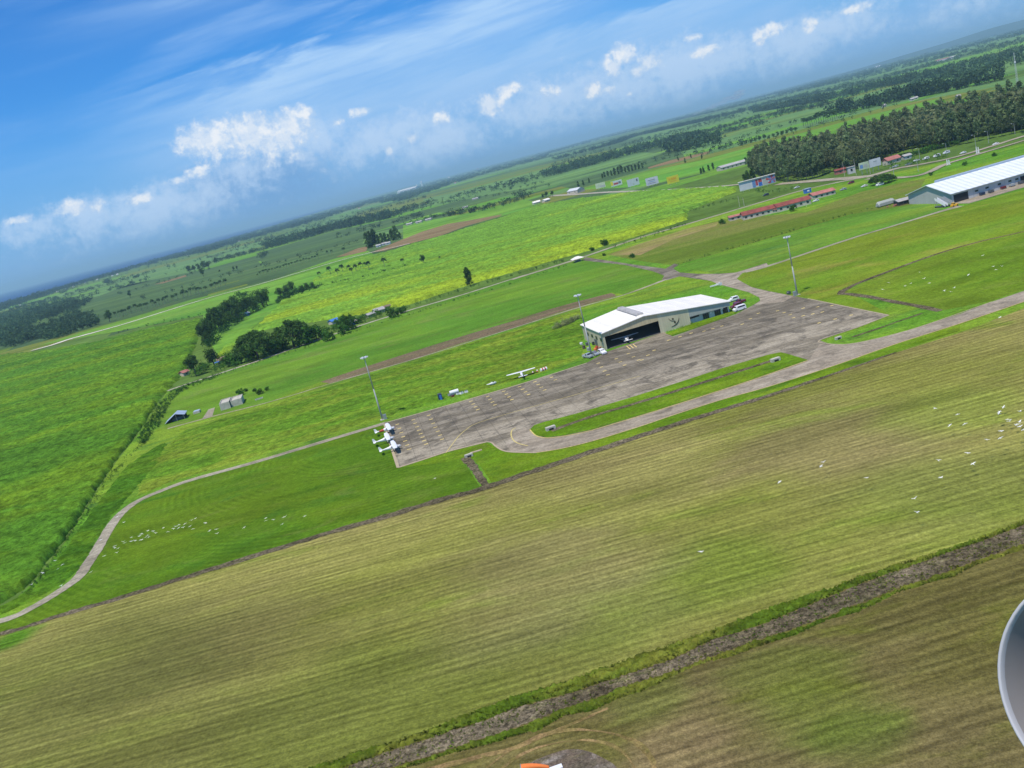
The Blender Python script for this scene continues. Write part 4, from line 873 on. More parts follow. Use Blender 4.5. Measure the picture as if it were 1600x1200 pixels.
area_trees([(318, 540), (322, 500), (345, 482), (372, 462), (402, 460), (420, 456), (418, 478), (395, 492), (370, 508), (345, 526), (332, 545)], 330, 5.5, 'dense understorey of the copse left of the yellowing cane', 'hedge', 'undergrowth', 12, 1.2)
area_trees([(290, 592), (320, 570), (360, 556), (410, 548), (470, 530), (520, 508), (560, 500), (612, 484), (622, 486), (570, 505), (500, 527), (420, 556), (350, 580)], 240, 3.2, 'garden undergrowth round the roadside huts', 'leaf2', 'undergrowth', 12, 1.2)
area_trees([(432, 476), (445, 460), (480, 455), (505, 447), (500, 452), (470, 464)], 110, 4.5, 'undergrowth at the corner of the yellowing cane', 'hedge', 'undergrowth', 12, 1.2)
area_trees([(216, 688), (244, 640), (268, 612), (300, 600), (345, 584), (346, 588), (300, 606), (275, 620), (262, 640), (252, 662), (236, 684), (222, 700)], 380, 1.5, 'dark ditch scrub at the corner of the far left cane', 'hedge', 'scrub', 12, 1.1)
area_trees([(222, 696), (208, 712), (170, 756), (120, 832), (75, 897), (40, 934), (36, 930), (70, 890), (116, 824), (164, 750), (204, 706)], 230, .75, 'low dark leaves standing in for shade along the edge of the far left cane', 'hedge', 'scrub', 12, 1.1)  # dark leaf strip added for the thin shading beside the cane
# trees one can tell apart
gp = 'palms in the long row beyond the white lane'
for i in range(34):
    t = i/33; x = 182+(352-182)*t; y = 497+(448-497)*t+random.uniform(-1.5, 1.5)
    tree_px('palm', x+random.uniform(-2, 2), y, y-random.uniform(9, 14), 'small coconut palm in the long row beyond the white lane', gp)
gp = 'palms in the row left of the bare earth plot'
for i in range(22):
    t = i/21; x = 404+(498-404)*t; y = 433+(404-433)*t+random.uniform(-1, 1)
    tree_px('palm', x, y, y-random.uniform(6, 9), 'coconut palm in the row left of the bare earth plot', gp)
for x, y, tp, lab in ((500, 437, 424, 'leaning coconut palm at the left end of the palm row in the cane'), (602, 420, 402, 'lone coconut palm standing right of the palm row in the cane'),
                      (632, 416, 403, 'second lone coconut palm between the tall palm and the bushy tree'), (688, 407, 400, 'small rightmost coconut palm in the cane'), (538, 398, 386, 'coconut palm at the left tip of the small earth plot')):
    tree_px('palm', x, y, tp, lab)
for x, y, tp in ((518, 431, 415), (529, 434, 419), (537, 428, 412), (548, 426, 413), (558, 427, 412), (565, 423, 409), (578, 424, 407), (552, 430, 417), (572, 420, 409)):
    tree_px('palm', x, y, tp, 'coconut palm in the close row standing in the cane', 'palms in the close row in the cane')
tree_px('palm', 513, 399, 391, 'short palm left of a taller palm by the small earth plot'); tree_px('palm', 519, 398, 390, 'short palm nearest the tall palm by the small earth plot')
tree_px('round', 663, 413, 397, 'bushy tree among the palms in the cane')
tree_px('column', 735, 447, 417, 'single tall dense tree beside the pale road')
tree_px('round', 204, 465, 453, 'lone spreading tree in the dull green field')
tree_px('round', 172, 503, 484, 'big round tree at the left end of the long palm row'); tree_px('round', 155, 508, 495, 'smaller round tree left of the big round tree')
for x, y, tp in ((297, 427, 414), (304, 425, 413), (312, 424, 411), (320, 422, 407), (318, 432, 418), (326, 420, 408)):
    tree_px('round', x, y, tp, 'dark tree in the small clump near the coastal earth plot', 'clump near the coastal earth plot')
for x, y, tp, lab in ((338, 411, 401, 'tree standing right of the coastal clump'), (344, 426, 421, 'small lone tree below the short tree line'), (366, 423, 416, 'left of two small lone trees in the dark field'), (371, 421, 415, 'right of two small lone trees in the dark field')):
    tree_px('round', x, y, tp, lab)
for x, y, tp in ((577, 388, 363), (582, 386, 361), (588, 384, 357), (593, 383, 366), (599, 382, 364), (604, 380, 363), (609, 378, 365), (615, 376, 358), (621, 375, 352), (626, 373, 362), (585, 380, 362), (612, 372, 360)):
    tree_px('column', x, y, tp, 'tall dark tree in the cluster round the farm houses', 'cluster round the farm houses')
for x, y, tp, lab, k in ((404, 560, 513, 'wide umbrella shaped rain tree left of its larger neighbour', 'broad'), (460, 542, 496, 'largest rain tree with a wide domed crown', 'broad'), (307, 588, 552, 'dark tree beside the hut at the cane corner', 'round'), (336, 574, 541, 'green tree behind the blue roofed hut', 'round')):
    tree_px(k, x, y, tp, lab)
for x, y, tp in ((320, 535, 505), (326, 525, 496), (332, 532, 500), (338, 515, 480), (346, 513, 478), (352, 506, 474), (358, 503, 470), (366, 500, 466), (372, 494, 459), (380, 496, 470), (388, 492, 462), (396, 488, 460), (404, 484, 459), (412, 480, 453), (418, 478, 452), (345, 520, 490), (360, 510, 485), (375, 503, 478), (328, 540, 515)):
    tree_px('round', x, y, tp, 'dark tree in the thick copse left of the yellowing cane', 'trees in the thick copse')
for x, y, tp in ((440, 467, 447), (450, 463, 443), (458, 458, 438), (474, 460, 445), (482, 456, 441), (490, 452, 440), (500, 449, 444)):
    tree_px('round', x, y, tp, 'dark tree in the loose clump at the corner of the yellowing cane', 'clump at the cane corner')
gp = 'trees round the roadside huts'
for x, y, tp in ((425, 552, 522), (440, 548, 525), (480, 538, 505), (495, 530, 502), (505, 528, 508), (515, 532, 512), (538, 522, 503), (550, 515, 493), (545, 508, 488), (535, 512, 492), (615, 496, 478), (628, 490, 475), (395, 562, 540), (370, 570, 548), (360, 572, 550), (563, 505, 492), (605, 486, 480)):
    tree_px('bush', x, y, tp, 'leafy garden tree beside the roadside huts', gp)
for x, y, tp, lab in ((945, 384, 372, 'bushy shrub right of the guard house road'), (925, 392, 384, 'low shrub just right of the guard house'), (955, 380, 373, 'third shrub along the cane edge near the guard house'), (988, 403, 394, 'shrub at the tip of the tan meadow'), (944, 400, 394, 'small shrub below the grey road'), (1129, 350, 339, 'shrub at the left end of the red roofed houses'), (1240, 330, 318, 'shrub in front of the red roofed house'),
                       (1456, 274, 266, 'round shrub at the left end of the terminal roof'), (1508, 259, 251, 'first shrub behind the terminal roof'), (1554, 244, 236, 'second shrub behind the terminal roof')):
    tree_px('bush', x, y, tp, lab)
for x, y, tp in ((1370, 289, 268), (1380, 288, 266), (1388, 285, 266), (1394, 283, 268)):
    tree_px('broad', x, y, tp+4, 'dark spreading tree in front of the double hoarding', 'dark trees at the road fork')
for x, y, tp in ((1170, 287, 266), (1178, 285, 262), (1165, 290, 272), (1096, 272, 262), (1100, 270, 260), (1108, 267, 257), (1115, 265, 254)):
    tree_px('column', x, y, tp, 'dark bushy tree near the hoarding wall', 'dark trees near the hoarding wall')
for i in range(12):
    x = 945+i*5.4; y = 277-i*1.25
    tree_px('column', x, y, y-random.uniform(8, 13), 'slender tree in the copse behind the hoardings', 'copse behind the hoardings')
for x, y, tp in ((1060, 251, 245), (1071, 255, 247), (1080, 247, 240), (1097, 248, 241), (904, 292, 283), (912, 290, 281), (921, 286, 278), (942, 279, 271)):
    tree_px('column', x, y, tp, 'small slender tree standing alone in the far fields', 'lone trees in the far fields')
for i in range(16):
    x = 1256+i*3.5; y = 199-i*0.75+random.uniform(-2, 2)
    tree_px('palm', x, y, y-random.uniform(13, 20), 'tall dark palm in the stand beyond the plantation', 'palm stand beyond the plantation')
for i in range(13):
    x = 1160+i*7; y = 229-i*1.9+random.uniform(-1.5, 1.5)
    tree_px('round', x, y, y-random.uniform(6, 11), 'dark tree in the loose row left of the plantation', 'loose row left of the plantation')
for i in range(11):
    x = 1405+i*9; y = 250-i*2.5+random.uniform(-1, 1)
    tree_px('bush', x, y, y-random.uniform(8, 14), 'bright green roadside tree at the foot of the plantation', 'green trees at the foot of the plantation', 'leaf2')
for x, y, tp in ((368, 618, 606), (376, 612, 605), (390, 612, 605), (399, 616, 606), (410, 610, 603)):
    tree_px('bush', x+8, y, tp, 'sparse sapling behind the concrete hut', 'saplings behind the concrete hut')
tree_px('round', 855, 309, 298, 'dark tree left of the white roofs by the hoarding road'); tree_px('round', 864, 307, 297, 'dark tree right of the white roofs by the hoarding road'); tree_px('round', 849, 310, 302, 'smaller dark tree beside the white roofs')

# ------------------------------------------------------------------ buildings
def frame_at(p0, p1):
    a, b_ = at(*p0), at(*p1); d = b_-a; return a, math.atan2(d.y, d.x), d.length
# cream hangar: local x along the front, y to the back
a0, hz_, HW = frame_at((947, 547), (1143, 488)); HD = 27.0
hang = thing('hangar', a0, hz_, 'cream hangar with white roof and a dark open doorway holding a small aircraft', 'hangar')
Rm = Matrix.Rotation(-hz_, 3, 'Z')
def wall_pt(px, py):           # photo pixel -> (x, z) on the hangar's front wall
    o = Vector((0, 0, CAM_H)); d = Vector(ray(px, py)); n = Vector((-math.sin(hz_), math.cos(hz_), 0))
    t = (a0-o).dot(n)/d.dot(n); q = Rm @ (o+d*t-a0); return q.x, q.z
def prof(x):                    # roof height above the front wall
    return np.interp(x, [0, RX, HW], [ZL, ZR, ZE])
RX, ZR = wall_pt(1005, 494.5); ZL = wall_pt(938.5, 522)[1]; ZE = wall_pt(1144, 470)[1]
DX0, DX1 = wall_pt(949, 545)[0], wall_pt(1033, 521)[0]; DZ0 = wall_pt(944.5, 526.5)[1]; DZ1 = wall_pt(1029.5, 501)[1]; DZ = (DZ0+DZ1)/2
AX = wall_pt(1080, 507)[0]; TH_ = 0.25
def panel(pts, y0, y1):         # wall panel in the x-z plane with thickness
    mb = MB(); n = len(pts)
    vs = [(x, y0, z) for x, z in pts]+[(x, y1, z) for x, z in pts]
    return mb.add(vs, [tuple(range(n)), tuple(range(2*n-1, n-1, -1))]+[(i, n+i, n+(i+1) % n, (i+1) % n) for i in range(n)])
panel([(0.0, 0), (DX0, 0), (DX0, DZ), (0.0, DZ)], 0, TH_).build('front_wall', MT['cream'], hang)
panel([(0.0, DZ), (DX1, DZ), (DX1, prof(DX1)), (RX, ZR), (0.0, ZL)], 0, TH_).build('gable_wall', MT['cream2'], hang)
panel([(DX1, 0), (AX, 0), (AX, prof(AX)), (DX1, prof(DX1))], 0, TH_).build('front_wall', MT['cream'], hang)
FZ0, FZ1 = wall_pt(1079.5, 492)[1], wall_pt(1143, 473)[1]
panel([(AX, 2.9), (HW, 2.5), (HW, ZE), (AX, prof(AX))], 0.02, TH_).build('fascia', MT['fascia'], hang)
panel([(AX, 0), (HW-0.3, 0), (HW-0.3, 2.6), (AX, 3.0)], 0.9, 1.15).build('office_wall', MT['greywall'], hang)
MB().box((TH_/2, HD/2+.2, ZL/2), (TH_, HD-.5, ZL)).build('side_wall', MT['cream'], hang)
MB().box((HW-TH_/2, HD/2+.9, ZE/2), (TH_, HD-2, ZE)).build('side_wall', MT['greywall'], hang)
panel([(0.0, 0), (HW, 0), (HW, ZE), (RX, ZR), (0.0, ZL)], HD-TH_, HD).build('back_wall', MT['cream'], hang)
MB().box((AX+.2, HD/2, 1.9), (0.2, HD-1.5, 3.8)).build('partition', MT['dark'], hang)
MB().box((AX/2, HD/2, 0.13), (AX-1, HD-.6, 0.06)).build('floor', MT['floor'], hang)
rf = MB(); ov = 0.45
for (xa, za), (xb, zb) in (((-ov, ZL-.1), (RX, ZR)), ((RX, ZR), (HW+ov, ZE-.1))):
    vs = [(xa, -ov, za+.06), (xb, -ov, zb+.06), (xb, HD+ov, zb+.06), (xa, HD+ov, za+.06), (xa, -ov, za+.3), (xb, -ov, zb+.3), (xb, HD+ov, zb+.3), (xa, HD+ov, za+.3)]
    rf.add(vs, [(0, 3, 2, 1), (4, 5, 6, 7), (0, 1, 5, 4), (1, 2, 6, 5), (2, 3, 7, 6), (3, 0, 4, 7)])
roof = rf.build('roof', MT['white_roof'], hang)
vt = panel([(RX-1.4, ZR+.1), (RX+1.4, ZR+.1), (RX+1.1, ZR+.95), (RX-.9, ZR+1.05)], 3.0, HD-1.0); vt.build('ridge_vent', MT['grey_roof'], roof)
MB().tube((RX-1.5, 3, ZR+.2), (RX-1.5, HD-1, ZR+.2), 0.16, n=6).build('vent_gutter', MT['frame'], roof)
for i in range(4):
    y = 3.5+i*5.6; w = MB().box((-0.03, y, 3.5), (0.14, 2.3, 1.3)).build('window', MT['frame'], hang)
    MB().box((-0.11, y, 3.5), (0.05, 2.0, 1.05)).build('pane', MT['glass'], w)
MB().box((-0.06, 11, 1.3), (0.16, 3.2, 2.6)).build('side_door', MT['frame'], hang)
for px, py, w_, h_, z_ in ((1082.5, 497, 2.2, .7, 2.2), (1089.5, 494, 2.2, .7, 2.25)):
    x = wall_pt(px, py)[0]; w = MB().box((x, 0.86, z_), (w_, 0.12, h_)).build('window', MT['frame'], hang); MB().box((x, 0.78, z_), (w_-.2, 0.06, h_-.2)).build('pane', MT['glass'], w)
for px, py in ((1104, 492), (1122.5, 487)):
    x = wall_pt(px, py)[0]; w = MB().box((x, 0.86, 1.25), (2.5, 0.12, 2.1)).build('window', MT['frame'], hang)
    for k in (-.78, 0, .78): MB().box((x+k, 0.78, 1.25), (0.66, 0.06, 1.9)).build('pane', MT['glass'], w)
x = wall_pt(1134.5, 484)[0]; d_ = MB().box((x, 0.86, 1.2), (2.0, 0.14, 2.4)).build('door', MT['glass'], hang); MB().tube((x+.3, .74, .9), (x+.3, .74, 1.4), .04).build('handle', MT['metal'], d_)
x = wall_pt(1129, 482)[0]; MB().box((x, 0.8, 2.2), (.9, .3, .6)).build('air_conditioner', MT['white'], hang)
x = wall_pt(1111.5, 487)[0]; MB().box((x, 0.8, 2.0), (.7, .3, .6)).build('air_conditioner', MT['white'], hang)
# emblem on the wall: two discs, a small arc and a long sweeping arc
em = MB()
def w8(x, y): return wall_pt(1040+x/8, 430+y/8)
for cx_, cy_, r_ in ((88, 545, 11), (115, 586, 12)):
    c_ = w8(cx_, cy_); rr = r_/8*mpp(1054, 500)
    em.tube((c_[0], -0.02, c_[1]), (c_[0], -0.10, c_[1]), rr, n=16)
for arc, wd in ((((32, 540), (60, 565), (88, 572), (118, 566)), (1, 5, 6, 2)), (((166, 532), (158, 575), (135, 610), (105, 632), (72, 648)), (2, 8, 10, 8, 2))):
    pts = [Vector(w8(*p)) for p in arc]; sm = smooth_line([tuple(p) for p in pts], 5); n = len(sm)
    ww = np.interp(np.linspace(0, 1, n), np.linspace(0, 1, len(wd)), wd)/8*mpp(1054, 500)*0.6
    pa = []
    for i, p in enumerate(sm):
        d = (sm[min(i+1, n-1)]-sm[max(i-1, 0)]).normalized(); nr = Vector((-d.y, d.x)); pa.append((p+nr*ww[i], p-nr*ww[i]))
    ring = [q[0] for q in pa]+[q[1] for q in reversed(pa)]
    for i in range(n-1):
        q4 = (pa[i][0], pa[i+1][0], pa[i+1][1], pa[i][1])
        em.add([(q.x, -0.03, q.y) for q in q4]+[(q.x, -0.09, q.y) for q in q4], [(0, 1, 2, 3), (7, 6, 5, 4), (0, 4, 5, 1), (2, 6, 7, 3)])
em.build('emblem', MT['emblem'], hang)

# white roofed terminal at the right
t0 = at(1488, 318.5); t1 = at(1600, 292); e0_, e1_ = at(1488, 302.5, 5), at(1600, 270, 5); tz = math.atan2((e1_-e0_).y, (e1_-e0_).x); tb = at(1421, 319)
TD = (tb-t0).length; TL = 95.0
term = thing('terminal_building', t0, tz, 'long pale terminal shed with a bright white ribbed roof', 'terminal building')
ez = hgt(1488, 318.5, 303); 
rz_ = ez+4.6
m, T, out = new_mat('ribbed_white_roof')
oc = T.node('ShaderNodeTexCoord').outputs['Object']; sep = T.node('ShaderNodeSeparateXYZ'); T.put(sep.inputs[0], oc)
rb = T.math('SINE', T.math('MULTIPLY', sep.outputs[0], 2*math.pi/3.2)); n = T.noise(oc, 0.3, 4.0)
c = T.gain((0.80, 0.84, 0.87), T.math('ADD', T.ramp(rb, -0.6, 0.8, 0.84, 1.0), T.ramp(n, .3, .7, -.05, .05)))
b = T.node('ShaderNodeBsdfPrincipled'); T.put(b.inputs['Base Color'], c); b.inputs['Roughness'].default_value = 0.5; T.put(b.inputs['Normal'], T.bump(rb, 0.4, 0.1)); T.l.new(b.outputs[0], out.inputs[0])
ribroof = m
mb = MB(); mb.box((TL/2, .15, ez/2), (TL, .3, ez)); mb.build('front_wall', MT['greywall'], term)
MB().box((TL/2, TD-.15, ez/2), (TL, .3, ez)).build('back_wall', MT['greywall'], term)
gb = MB(); vs = [(.35, .3, 0), (.35, TD-.3, 0), (.35, TD-.3, ez), (.35, TD/2, rz_-.05), (.35, .3, ez)]
gb.add(vs+[(p[0]-.3, p[1], p[2]) for p in vs], [(4, 3, 2, 1, 0), (5, 6, 7, 8, 9)]+[(i, (i+1) % 5, 5+(i+1) % 5, 5+i) for i in range(5)]); gb.build('gable_wall', MT['greywall'], term)
rf = MB()
for ya, yb in ((-1.0, TD/2), (TD+1.0, TD/2)):
    vs = [(-1, ya, ez-.1), (TL, ya, ez-.1), (TL, yb, rz_), (-1, yb, rz_)]; rf.add(vs+[(p[0], p[1], p[2]+.25) for p in vs], [(0, 1, 2, 3), (7, 6, 5, 4), (0, 4, 5, 1), (1, 5, 6, 2), (2, 6, 7, 3), (3, 7, 4, 0)])
rfo = rf.build('roof', ribroof, term)
MB().box((TL/2+3, TD/2+1.2, rz_+.5), (TL-6, 2.6, 1.1)).build('ridge_vent', MT['blue_roof'], rfo)
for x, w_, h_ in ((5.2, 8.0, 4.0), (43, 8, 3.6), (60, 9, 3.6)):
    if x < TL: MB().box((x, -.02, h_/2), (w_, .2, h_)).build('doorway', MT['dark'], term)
for x in (14, 20, 27, 33, 37): w = MB().box((x, -.02, 2.9), (1.8, .2, .9)).build('window', MT['frame'], term); MB().box((x, -.14, 2.9), (1.5, .06, .6)).build('pane', MT['glass'], w)
MB().box((TL/2, -6, .14), (TL, 12, .06)).build('forecourt', MT['taxi'], term)
for i, (x, c_) in enumerate(((16, 'darkblue'), (21, 'frame'), (28, 'maroon'), (33, 'pole'), (38, 'frame'))):
    loc = term.matrix_basis @ Vector((x, -1.3, 0.17)) if False else Vector((t0.x+math.cos(tz)*x+math.sin(tz)*1.3, t0.y+math.sin(tz)*x-math.cos(tz)*1.3, .17))
    ct_ = thing('baggage_cart', loc, tz, ['dark blue cart nearest the open doorway', 'dark grey cart second from the doorway', 'maroon cart against the terminal wall', 'pale grey cart against the terminal wall', 'dark grey cart nearest the second doorway'][i], 'baggage cart')
    MB().box((0, 0, .9), (2.4, 1.3, 1.0)).build('bin', MT[c_], ct_); MB().box((0, 0, .35), (2.6, 1.4, .12)).build('deck', MT['frame'], ct_)
    for sx_ in (-.9, .9):
        for sy_ in (-.6, .6): MB().tube((sx_, sy_-.08, .22), (sx_, sy_+.08, .22), .22, n=10).build('wheel', MT['rubber'], ct_)

# gable houses and sheds
def house(name, x0, y0, x1, y1, depth, h, rh, roofm, wallm, label, cat='house', group=None, wins=2, base_z=0.0, along=True):
    a, rz2, L = frame_at((x0, y0), (x1, y1)); t = thing(name, a, rz2, label, cat, group)
    MB().box((L/2, depth/2, h/2), (L, depth, h)).build('wall', MT[wallm], t)
    rf = MB(); o_ = .5
    if rh > 0:
        for ya, yb in ((-o_, depth/2), (depth+o_, depth/2)):
            vs = [(-o_, ya, h-.05), (L+o_, ya, h-.05), (L+o_, yb, h+rh), (-o_, yb, h+rh)]; rf.add(vs+[(p[0], p[1], p[2]+.15) for p in vs], [(0, 1, 2, 3), (7, 6, 5, 4), (0, 4, 5, 1), (1, 5, 6, 2), (2, 6, 7, 3), (3, 7, 4, 0)])
        rf.add([(0.02, 0, h), (0.02, depth, h), (0.02, depth/2, h+rh), (L-.02, 0, h), (L-.02, depth, h), (L-.02, depth/2, h+rh)], [(0, 1, 2), (5, 4, 3)])
    else: rf.box((L/2, depth/2, h+.1), (L+.8, depth+.8, .2))
    rf.build('roof', MT[roofm], t)
    for k in range(wins):
        x = L*(k+.5)/wins; w = MB().box((x, -.03, h*.55), (min(1.5, L/wins*.5), .12, h*.38)).build('window', MT['frame'], t); MB().box((x, -.1, h*.55), (min(1.2, L/wins*.4), .06, h*.28)).build('pane', MT['glass'], t if False else w)
    return t
house('long_house', 1162, 344.5, 1215, 331.5, 9, 3.0, 2.0, 'red_roof', 'housewall', 'left long house with rusty red roof', wins=6)
house('long_house', 1216, 332, 1268, 318.5, 9, 3.2, 2.0, 'red_roof', 'housewall', 'right long house with rusty red roof', wins=5)
house('hut', 1141, 346, 1159, 341.5, 6, 2.4, .8, 'pink_roof', 'housewall', 'small hut with faded red roof left of the long houses', 'hut')
house('porch', 1209, 333, 1220, 330.5, 2.5, 2.0, .3, 'pink_roof', 'housewall', 'small red roofed porch between the two long houses', 'porch', wins=1)
house('house', 1272, 312, 1306, 303, 9, 2.6, 1.5, 'pink_roof', 'housewall', 'house with faded pink roof at the right end of the red roofs', wins=4)
house('farm_building', 1128, 267, 1168, 256, 14, 3.5, 2.0, 'grey_roof', 'housewall', 'long grey roofed farm building left of the plantation', 'farm building', wins=6)
house('house', 887, 305, 903, 302, 14, 5, 3, 'bbwhite', 'housewall', 'white house at the left end of the hoarding road', wins=2)
house('hut', 834, 320, 845, 317, 8, 2.5, 2, 'white_roof', 'housewall', 'left of two white roofed huts at the cane edge', 'hut', wins=1)
house('hut', 852, 316, 860, 313.5, 8, 2.5, 2, 'white_roof', 'housewall', 'right of two white roofed huts at the cane edge', 'hut', wins=1)
house('hut', 1388, 258, 1408, 252, 6, 3, 2.4, 'pink_roof', 'housewall', 'pinkish roadside house left of the parked cars', 'house', wins=2)
house('hut', 1414, 250, 1425, 247, 5, 2.6, 1.2, 'grey_roof', 'greywall', 'small grey roadside hut beside the white car', 'hut', wins=1)
house('hut', 1306, 273.5, 1322, 269.5, 4, 3, 1.0, 'red_roof', 'pink_roof', 'red painted stall under the plantation edge', 'stall', wins=1)
house('hut', 1326, 272.5, 1337, 269.8, 3, 5, 0, 'grey_roof', 'greywall', 'pale flat kiosk beside the double hoarding', 'kiosk', wins=1)
house('hut', 341, 569, 358, 564, 6, 1.8, 1.4, 'brown_roof', 'housewall', 'hut with wide brown thatched roof by the pale road', 'hut', wins=1)
t = thing('tarpaulin', at(340, 570, 0), RUN, 'bright blue tarpaulin lean-to beside the brown thatched hut', 'tarpaulin'); MB().box((0, 0, 1.7), (2.8, 3.4, .12)).build('cover', MT['blue_tarp'], t)
for sx_ in (-1.2, 1.2):
    for sy_ in (-1.5, 1.5): MB().tube((sx_, sy_, 0), (sx_, sy_, 1.7), .05, n=5).build('post', MT['darkbark'], t)
house('hut', 288, 588, 297, 584.5, 5, 2.0, 1.2, 'pink_roof', 'housewall', 'pinkish hut under the dark tree at the cane corner', 'hut', wins=1)
house('hut', 588, 491.5, 602, 487, 6, 2.0, 1.6, 'grey_roof', 'housewall', 'largest tin roofed hut by the pale road', 'hut', wins=1)
house('hut', 576, 497, 587, 493, 4, 1.8, 1.0, 'grey_roof', 'housewall', 'low tin roofed hut left of the largest one', 'hut', wins=1)
house('hut', 520, 507, 531, 503, 5, 1.9, 1.2, 'blue_tarp', 'housewall', 'hut with bright blue roof among garden trees', 'hut', wins=1)
house('hut', 553, 508, 559, 506, 4, 2.2, .9, 'white_roof', 'bluepaint', 'narrow white and blue hut among garden trees', 'hut', wins=1)
house('hut', 600, 485, 612, 481, 4, 1.8, .8, 'brown_roof', 'housewall', 'brown roofed hut behind the largest tin roof', 'hut', wins=1)
house('hut', 386, 494, 391, 492, 4, 2.2, 1.0, 'white_roof', 'bluepaint', 'small white hut at the edge of the thick copse', 'hut', wins=1)
for x, y in ((588, 387), (597, 384), (603, 383)): house('farm_house', x, y, x+7, y-1.8, 6, 2.4, 1.4, 'grey_roof', 'bbwhite', 'small pale farm house under the tall tree cluster', 'house', 'farm houses under the tall trees', 1)
for x, y in ((635, 353), (650, 350), (665, 346), (722, 327), (738, 313)): house('farm_house', x, y, x+9, y-2.3, 9, 2.6, 1.6, 'grey_roof', 'housewall', 'small pale house along the farm lane in the middle distance', 'house', 'houses along the farm lane', 1)
for x, y in ((101, 452), (88, 457), (113, 449), (122, 444), (131, 443), (150, 438), (174, 432), (182, 430), (30, 478), (292, 400), (372, 378), (388, 373), (457, 353), (462, 351), (560, 327), (610, 308), (608, 313), (700, 279), (690, 290), (710, 287), (783, 266), (830, 249), (745, 265)):
    g = at(x, y); s_ = mpp(x, y)
    house('village_house', x, y, x+2.6, y-.68, s_*2.2, s_*1.1, s_*.7, random.choice(['white_roof', 'white_roof', 'pink_roof', 'grey_roof']), 'bbwhite', 'small pale house among the trees of the far coast', 'house', 'far coastal houses', 0)
# concrete landmarks far away
for nm, x, y, wpx, hpx, lab in (('silo', 660, 291, 3, 7, 'tall white silo in the far town'), ('silo', 652, 293, 2, 4, 'short white silo left of the tall one in the far town')):
    s_ = mpp(x, y); t = thing(nm, at(x, y), 0, lab, 'silo'); MB().tube((0, 0, 0), (0, 0, hpx*s_), wpx*s_/2, n=14).build('drum', MT['white'], t); MB().tube((0, 0, hpx*s_), (0, 0, (hpx+1)*s_), wpx*s_/2, .2, n=14).build('cap', MT['white'], t)
house('warehouse', 621, 303, 650, 295.5, 120, 25, 10, 'white_roof', 'bbwhite', 'long white warehouse in the far town', 'warehouse', wins=0)
house('warehouse', 1371, 106, 1377, 104, 40, 13, 9, 'white_roof', 'bbwhite', 'white building on the horizon above the plantation', 'warehouse', wins=0)
house('warehouse', 1461, 98, 1485, 92, 30, 7, 3, 'pink_roof', 'bbwhite', 'long pinkish shed left of a white shed at upper right', 'warehouse', wins=0)
house('warehouse', 1489, 92, 1500, 89, 30, 9, 3, 'white_roof', 'bbwhite', 'white shed in the far fields at upper right', 'warehouse', wins=0)
for x, y in ((1380, 168), (1424, 158), (1430, 156), (1497, 154)): house('farm_house', x, y, x+5, y-1.3, 7, 3, 2, 'grey_roof', 'housewall', 'small pale house behind the plantation', 'house', 'houses behind the plantation', 1)
# concrete hut with two flat roofed blocks
a, rz2, L = frame_at((345.6, 642), (361, 637.5)); hb = thing('concrete_hut', a, rz2, 'weathered concrete hut made of two flat roofed blocks', 'hut')
for nm, ox, oy, w_, d_, h_ in (('left_block', 0, 0, L, 10.5, 2.8), ('right_block', L+.3, 1.2, L+.6, 10.0, 2.5)):
    bl = MB().box((ox+w_/2, oy+d_/2, h_/2), (w_, d_, h_)).build('block', MT['concrete'], hb)
    pr = MB()
    for (cx_, cy_, sx_, sy_) in ((w_/2, .1, w_, .2), (w_/2, d_-.1, w_, .2), (.1, d_/2, .2, d_-.4), (w_-.1, d_/2, .2, d_-.4)): pr.box((ox+cx_, oy+cy_, h_+.2), (sx_, sy_, .4))
    pr.build('parapet', MT['concrete'], bl)
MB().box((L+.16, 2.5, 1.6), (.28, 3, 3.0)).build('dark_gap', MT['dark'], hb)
# asymmetrical open shed with blue grey roof
a, rz2, L = frame_at((258, 664), (289, 655)); sh = thing('open_shed', a, rz2, 'open shed with blue grey roof sloping to the ground on one side', 'shed')
rf = MB(); RXs = L*0.62
for (xa, za), (xb, zb) in (((0, .3), (RXs, 3.4)), ((RXs, 3.4), (L+.6, 2.1))):
    vs = [(xa, 0, za), (xb, 0, zb), (xb, 8, zb), (xa, 8, za)]; rf.add(vs+[(p[0], p[1], p[2]+.15) for p in vs], [(0, 3, 2, 1), (4, 5, 6, 7), (0, 1, 5, 4), (1, 2, 6, 5), (2, 3, 7, 6), (3, 0, 4, 7)])
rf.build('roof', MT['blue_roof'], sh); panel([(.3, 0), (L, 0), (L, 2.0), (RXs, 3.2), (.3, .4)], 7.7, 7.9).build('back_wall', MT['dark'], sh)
MB().box((L*.6, 4, .7), (L*.5, 4, 1.4)).build('stacked_goods', MT['frame'], sh)
for x in (L*.62, L): MB().tube((x, .2, 0), (x, .2, 2.1 if x == L else 3.4), .08, n=6).build('post', MT['pole'], sh)
t = thing('cistern', at(307.5, 646), RUN, 'square pale concrete cistern between the shed and the hut', 'cistern'); MB().box((0, 1.5, .5), (3, 3.6, 1.0)).build('tank', MT['concrete'], t); MB().box((0, 1.5, 1.06), (2.6, 3.2, .1)).build('cover', MT['blue_roof'], t)
t = thing('trough', at(405, 624), RUN+R(8), 'long pale concrete trough right of the concrete hut', 'trough'); MB().box((0, 0, .3), (3.6, .9, .6)).build('basin', MT['concrete'], t); MB().box((0, 0, .58), (3.2, .5, .06)).build('water', MT['glass'], t)
